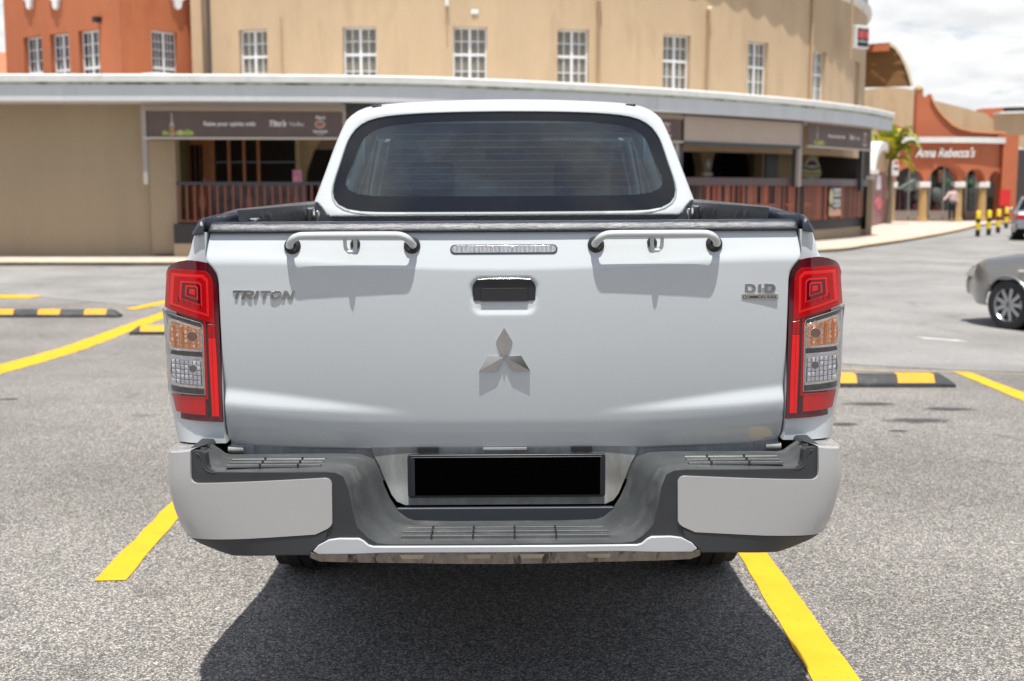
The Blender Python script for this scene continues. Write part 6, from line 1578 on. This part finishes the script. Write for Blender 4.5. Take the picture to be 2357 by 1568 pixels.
# --- person by the arcade
def person(x, y, z, rz):
    t = thing('person', 'person in pale pink shirt and dark trousers reaching into the shop front', 'person', (x, y, z), rz)
    def skin(vs, es, rad, name, m, par):
        me = bpy.data.meshes.new(name); me.from_pydata(vs, es, []); o = bpy.data.objects.new(name, me); C.objects.link(o); o.parent = par
        me.materials.append(m); sk_ = o.modifiers.new('skin', 'SKIN'); sk_.use_smooth_shade = True
        for i, r_ in enumerate(rad): me.skin_vertices[0].data[i].radius = r_ if isinstance(r_, tuple) else (r_, r_)
        me.skin_vertices[0].data[0].use_root = True
        sb = o.modifiers.new('sub', 'SUBSURF'); sb.levels = sb.render_levels = 2; return o
    V = [(0, 0, .92), (0, 0, 1.10), (-.01, 0, 1.30), (-.02, 0, 1.42), (-.03, 0, 1.50), (-.05, 0, 1.60), (-.05, 0, 1.68),
         (-.17, -.0, 1.38), (-.32, -.05, 1.16), (-.50, -.10, 1.02), (-.57, -.11, .98),
         (.17, 0, 1.38), (.21, .02, 1.12), (.20, -.04, .88), (.20, -.05, .80),
         (-.09, 0, .88), (-.10, -.01, .48), (-.10, .02, .09), (-.11, -.12, .04), (.09, 0, .88), (.10, -.01, .48), (.11, .02, .09), (.12, -.12, .04)]
    E_ = [(0, 1), (1, 2), (2, 3), (3, 4), (4, 5), (5, 6), (3, 7), (7, 8), (8, 9), (9, 10), (3, 11), (11, 12), (12, 13), (13, 14), (0, 15), (15, 16), (16, 17), (17, 18), (0, 19), (19, 20), (20, 21), (21, 22)]
    Rr = [(.15, .10), (.15, .10), (.17, .11), (.12, .08), (.05, .05), (.085, .095), (.07, .08), .06, .045, .033, .03, .06, .045, .033, .03, .085, .06, .045, .04, .085, .06, .045, .04]
    b = skin(V, E_, Rr, 'body', mat('skin_brown', (.20, .10, .06), .6), t)
    skin([(0, 0, .95), (0, 0, 1.12), (-.01, 0, 1.31), (-.02, 0, 1.42), (-.17, 0, 1.39), (-.32, -.05, 1.16), (-.47, -.095, 1.04), (.17, 0, 1.39), (.21, .02, 1.12), (.20, -.03, .93)], [(0, 1), (1, 2), (2, 3), (3, 4), (4, 5), (5, 6), (3, 7), (7, 8), (8, 9)],
         [(.175, .125), (.17, .12), (.185, .125), (.13, .09), .075, .058, .045, .075, .058, .045], 'shirt', mat('pale_pink_shirt', (.55, .42, .42), .85), t)
    skin([(0, 0, .95), (-.09, 0, .86), (-.10, -.01, .48), (-.10, .02, .10), (.09, 0, .86), (.10, -.01, .48), (.11, .02, .10)], [(0, 1), (1, 2), (2, 3), (0, 4), (4, 5), (5, 6)], [(.16, .115), .10, .075, .06, .10, .075, .06], 'trousers', mat('navy_trousers', (.012, .015, .03), .85), t)
    MB().lathe([(0, .125), (.06, .11), (.09, .06), (.098, 0), (.09, -.05)], (-.05, .02, 1.63), 'z', 14).build('hair', mat('dark_hair', (.015, .012, .01), .8), t, smooth=60)
    for hx, hz in ((-.57, .98), (.20, .80)):
        for k in range(5):
            dxx = -.02 + k * .01; MB().tube([(hx + dxx * .3, -.11 + dxx, hz), (hx - .05 + dxx * .2, -.12 + dxx, hz - .04), (hx - .07, -.12 + dxx, hz - .07)], [.009, .008, .006], 6).build('finger', MATS['skin_brown'], b, smooth=60)
xp, _ = at_plane(2196, 500, 54.3); person(xp, 54.6, -.15, 0)
# hands are part of the body mesh only at this size; drop the separate chains
for o in [o for o in bpy.data.objects if o.name.startswith('finger')]:
    pass
# ------------------------------------------------------------------ sedans
M_sil = mat('silver_beige_car_paint', (.25, .245, .235), .3, metal=.55, coat=.9); M_sil2 = mat('grey_car_paint', (.30, .31, .33), .3, metal=.5, coat=.9)
def sedan(name, label, loc, rz, paint, steer=0):
    t = thing(name, label, 'car', loc, rz)
    # local: nose towards -x, width along y, length 4.4
    top_ = lambda x: cat([-2.2, -2.12, -1.9, -1.3, -.95, 1.5, 2.0, 2.15, 2.2], [.63, .71, .79, .90, .94, .98, .95, .86, .60], x)
    sill = lambda x: .26 + .10 * sm((-x - 1.9) / .3) + .14 * sm((x - 1.8) / .4)
    wd = lambda x: .845 * (1 - .30 * sm((-x - 1.55) / .68) ** 1.6 - .14 * sm((x - 1.7) / .5))
    ws = (-1.30, 1.25)
    for s in (-1, 1):
        rows = []; xs_ = [-2.2 + i * .04 for i in range(111)]
        for x in xs_:
            tz, bz, w_ = top_(x), sill(x), wd(x)
            rows.append([(x, s * w_ * k, bz + (tz - bz) * q) for q, k in ((0, .93), (.06, .965), (.14, .985), (.24, .995), (.34, 1.0), (.44, 1.002), (.54, 1.0), (.64, .992), (.74, .982), (.84, .968), (.92, .945), (.97, .91), (1, .87))])
        vs = [p for r in rows for p in r]; n = 13; fs = []
        for i in range(len(rows) - 1):
            for j in range(n - 1):
                c = ((rows[i][j][0] + rows[i + 1][j][0]) / 2, (rows[i][j][2] + rows[i + 1][j + 1][2]) / 2)
                if any((c[0] - w2) ** 2 + (c[1] - .30) ** 2 < .335 ** 2 for w2 in ws): continue
                a = i * n + j; fs.append((a, a + 1, a + n + 1, a + n))
        MB().add(vs, fs).build('body_side', paint, t, smooth=60)
        for w2 in ws:
            MB().tube([(w2 + .345 * math.cos(a), s * (wd(w2 + .3 * math.cos(a)) * 1.0), .30 + .345 * math.sin(a)) for a in [R(5 + i * 170 / 20) for i in range(21)]], .018, 6).build('arch_lip', paint, t, smooth=60)
            MB().lathe([(0, 0), (.36, 0), (.36, s * .3)], (w2, s * .45, .32), 'y', 24).build('wheel_well', M_dark, t)
            W = bpy.data.objects.new('wheel', None); C.objects.link(W); W.parent = t; W.location = (w2, s * .74, .30); W.rotation_euler = (0, 0, steer if w2 < 0 else 0); W.empty_display_size = .1
            MB().lathe([(.20, -.09), (.26, -.10), (.295, -.085), (.303, -.04), (.303, .04), (.295, .085), (.26, .10), (.20, .09)], (0, 0, 0), 'y', 36).build('tyre', M_rubber, W, smooth=50)
            rim = MB().lathe([(0, s * .05), (.05, s * .055), (.06, s * .02), (.17, s * .015), (.19, s * .07), (.205, s * .09), (.205, -.08)], (0, 0, 0), 'y', 30); 
            for k in range(9):
                a = 2 * math.pi * k / 9; Mx = Matrix.Rotation(-a, 4, 'Y'); y0_, y1_ = sorted((s * .035, s * .075)); rim.box(.03, .195, y0_, y1_, -.022, .022, Mx)
            rim.build('rim', M_rim, W, smooth=30)
        # glass
        MB().add([(-.85, s * .74, .95), (1.35, s * .74, .99), (.95, s * .56, 1.36), (-.15, s * .56, 1.38)], [(0, 1, 2, 3)]).build('side_window', M_glasss, t, smooth=0)
        for a, b in (((-.9, s * .76, .94), (-.15, s * .56, 1.39)), ((.35, s * .77, .96), (.38, s * .57, 1.39)), ((1.6, s * .72, .97), (.98, s * .55, 1.37))): MB().tube([a, b], .03, 6).build('pillar', paint, t)
        MB().prism([(-2.14, .60), (-2.02, .72), (-1.78, .75), (-1.72, .66), (-1.9, .58)], 'y', *sorted((s * .50, s * .70))).build('headlight', M_chrome2, t, bevel=.02)
        MB().box(-1.14, -1.06, *sorted((s * .835, s * .858)), .70, .73).build('side_marker', mat('marker_pale', (.7, .6, .5), .4), t, bevel=.006)
        MB().box(2.05, 2.20, *sorted((s * .42, s * .72)), .70, .86).build('tail_lamp', mat('car_tail_red', (.5, .01, .01), .3, coat=1), t, bevel=.03)
        MB().box(-.70, -.55, *sorted((s * .82, s * .98)), .92, 1.03).build('door_mirror', paint, t, bevel=.03)
        for xd in (-.78, .30, 1.15): MB().box(xd - .004, xd + .004, *sorted((s * .842, s * .848)), .35, .93).build('door_gap', M_dark, t, smooth=0)
    rows = []
    for i in range(56):
        x = -2.2 + i * .08; w_ = wd(x) * .87; z = top_(x); rows.append([(x, w_ * k, z + .035 * (1 - k * k)) for k in (-1, -.8, -.4, 0, .4, .8, 1)])
    rows = [r for r in rows]
    MB().grid([r for r in rows if r[0][0] < -.78]).build('bonnet', paint, t, smooth=60); MB().grid([r for r in rows if r[0][0] > 1.3]).build('boot_lid', paint, t, smooth=60)
    MB().grid([[(x, k * .56, z + .02 * (1 - k * k)) for k in (-1, -.5, 0, .5, 1)] for x, z in ((-.15, 1.38), (.2, 1.41), (.6, 1.41), (.98, 1.36))]).build('roof', paint, t, smooth=60)
    MB().grid([[(-.85, k * .72, .95) for k in (-1, 0, 1)], [(-.15, k * .56, 1.38) for k in (-1, 0, 1)]]).build('windscreen', M_glasss, t, smooth=0)
    MB().grid([[(1.55, k * .70, .98) for k in (-1, 0, 1)], [(.98, k * .56, 1.36) for k in (-1, 0, 1)]]).build('rear_window', M_glasss, t, smooth=0)
    for xe in (-2.2, 2.2):
        sg = 1 if xe > 0 else -1; w_ = wd(xe) * .94
        fr_ = [[(xe + sg * .06 * (1 - (k * .9) ** 2), k * w_, z) for k in (-1, -.7, -.35, 0, .35, .7, 1)] for z in (.36 if sg < 0 else .40, .45, .54, .60)]
        MB().grid(fr_).build('front_bumper' if sg < 0 else 'rear_bumper', paint, t, smooth=60)
    MB().box(-2.23, -2.16, -.35, .35, .50, .62).build('grille', M_blk, t, bevel=.01)
    MB().box(-1.7, 1.8, -.52, .52, .20, .5).build('floor_pan', M_dark, t, smooth=0)
    return t
sedan('silver_car', 'silver beige sedan cut off by the right edge, only front wheel and wing showing', (7.30, 10.2, -.25), R(-66), M_sil, steer=R(4))
sedan('grey_car', 'grey sedan with red tail lamp cut off at the far right edge', (18.1, 37.6, -.25), R(-113), M_sil2)

# ------------------------------------------------------------------ behind the photographer: what the glass and chrome reflect
M_tl = mat('dark_foliage', (.045, .075, .025), .8, var=.4, vs=2); M_tk = mat('tree_bark', (.10, .08, .06), .9)
def tree(x, y, h, lab):
    t = thing('tree', lab, 'tree', (x, y, 0), 0, 'dark trees mirrored in the rear window')
    MB().tube([(0, 0, 0), (.1, 0, h * .3), (0, .1, h * .55)], [.22, .16, .08], 8).build('trunk', M_tk, t)
    mb = MB()
    for k in range(2600):
        a = random.uniform(0, 2 * math.pi); rr_ = random.random() ** .5; zc = random.uniform(-1, 1); r_ = h * .36 * math.sqrt(max(0, 1 - zc * zc)) * rr_ * (1 + .25 * math.sin(3 * a + zc * 4))
        c = Vector((r_ * math.cos(a), r_ * math.sin(a), h * .66 + zc * h * .32)); d1 = Vector((random.uniform(-1, 1), random.uniform(-1, 1), random.uniform(-1, 1))) * .24; d2 = Vector((random.uniform(-1, 1), random.uniform(-1, 1), random.uniform(-1, 1))) * .24
        mb.add([c, c + d1, c + d1 + d2, c + d2], [(0, 1, 2, 3)])
    o = mb.build('crown', M_tl, t, smooth=0); o['kind'] = 'stuff'; return t
tr = tree(-16, -34, 6.5, 'dark leafy tree behind the photographer mirrored in the rear window')
for x, y, sc_ in ((-9, -38, .9), (-1, -36, 1.1), (6, -39, .8), (13, -35, 1.0), (21, -40, 1.1), (-24, -37, 1.05), (30, -38, .9)):
    c = copy_tree(tr); c.location = (x, y, 0); c.scale = (sc_, sc_, sc_); c.rotation_euler.z = x
t = thing('shop_row', 'low pale shop row across the car park, seen only as a reflection', 'building', (0, -48, 0))
MB().box(-40, 40, 0, 8, 0, 4.2).build('wall', M_tan, t, smooth=0); MB().box(-40.5, 40.5, -.6, 8.2, 4.2, 4.6).build('roof', M_tile, t, smooth=0)
for k in range(12): MB().box(-37 + k * 6.4, -33 + k * 6.4, -.06, -.01, .3, 2.9).build('window', M_pane, t, smooth=0)

M_c3 = mat('dark_blue_car_paint', (.02, .03, .06), .25, coat=1); M_c4 = mat('black_car_paint', (.012, .012, .014), .25, coat=1)  # two unseen cars added so chrome and paint reflect something dark
sedan('reflection_car', 'unseen dark blue sedan added behind the camera on the left to darken reflections', (-4.3, -11.5, 0), R(90), M_c3)
sedan('reflection_car', 'unseen black sedan added behind the camera on the right to darken reflections', (4.6, -12.0, 0), R(90), M_c4)
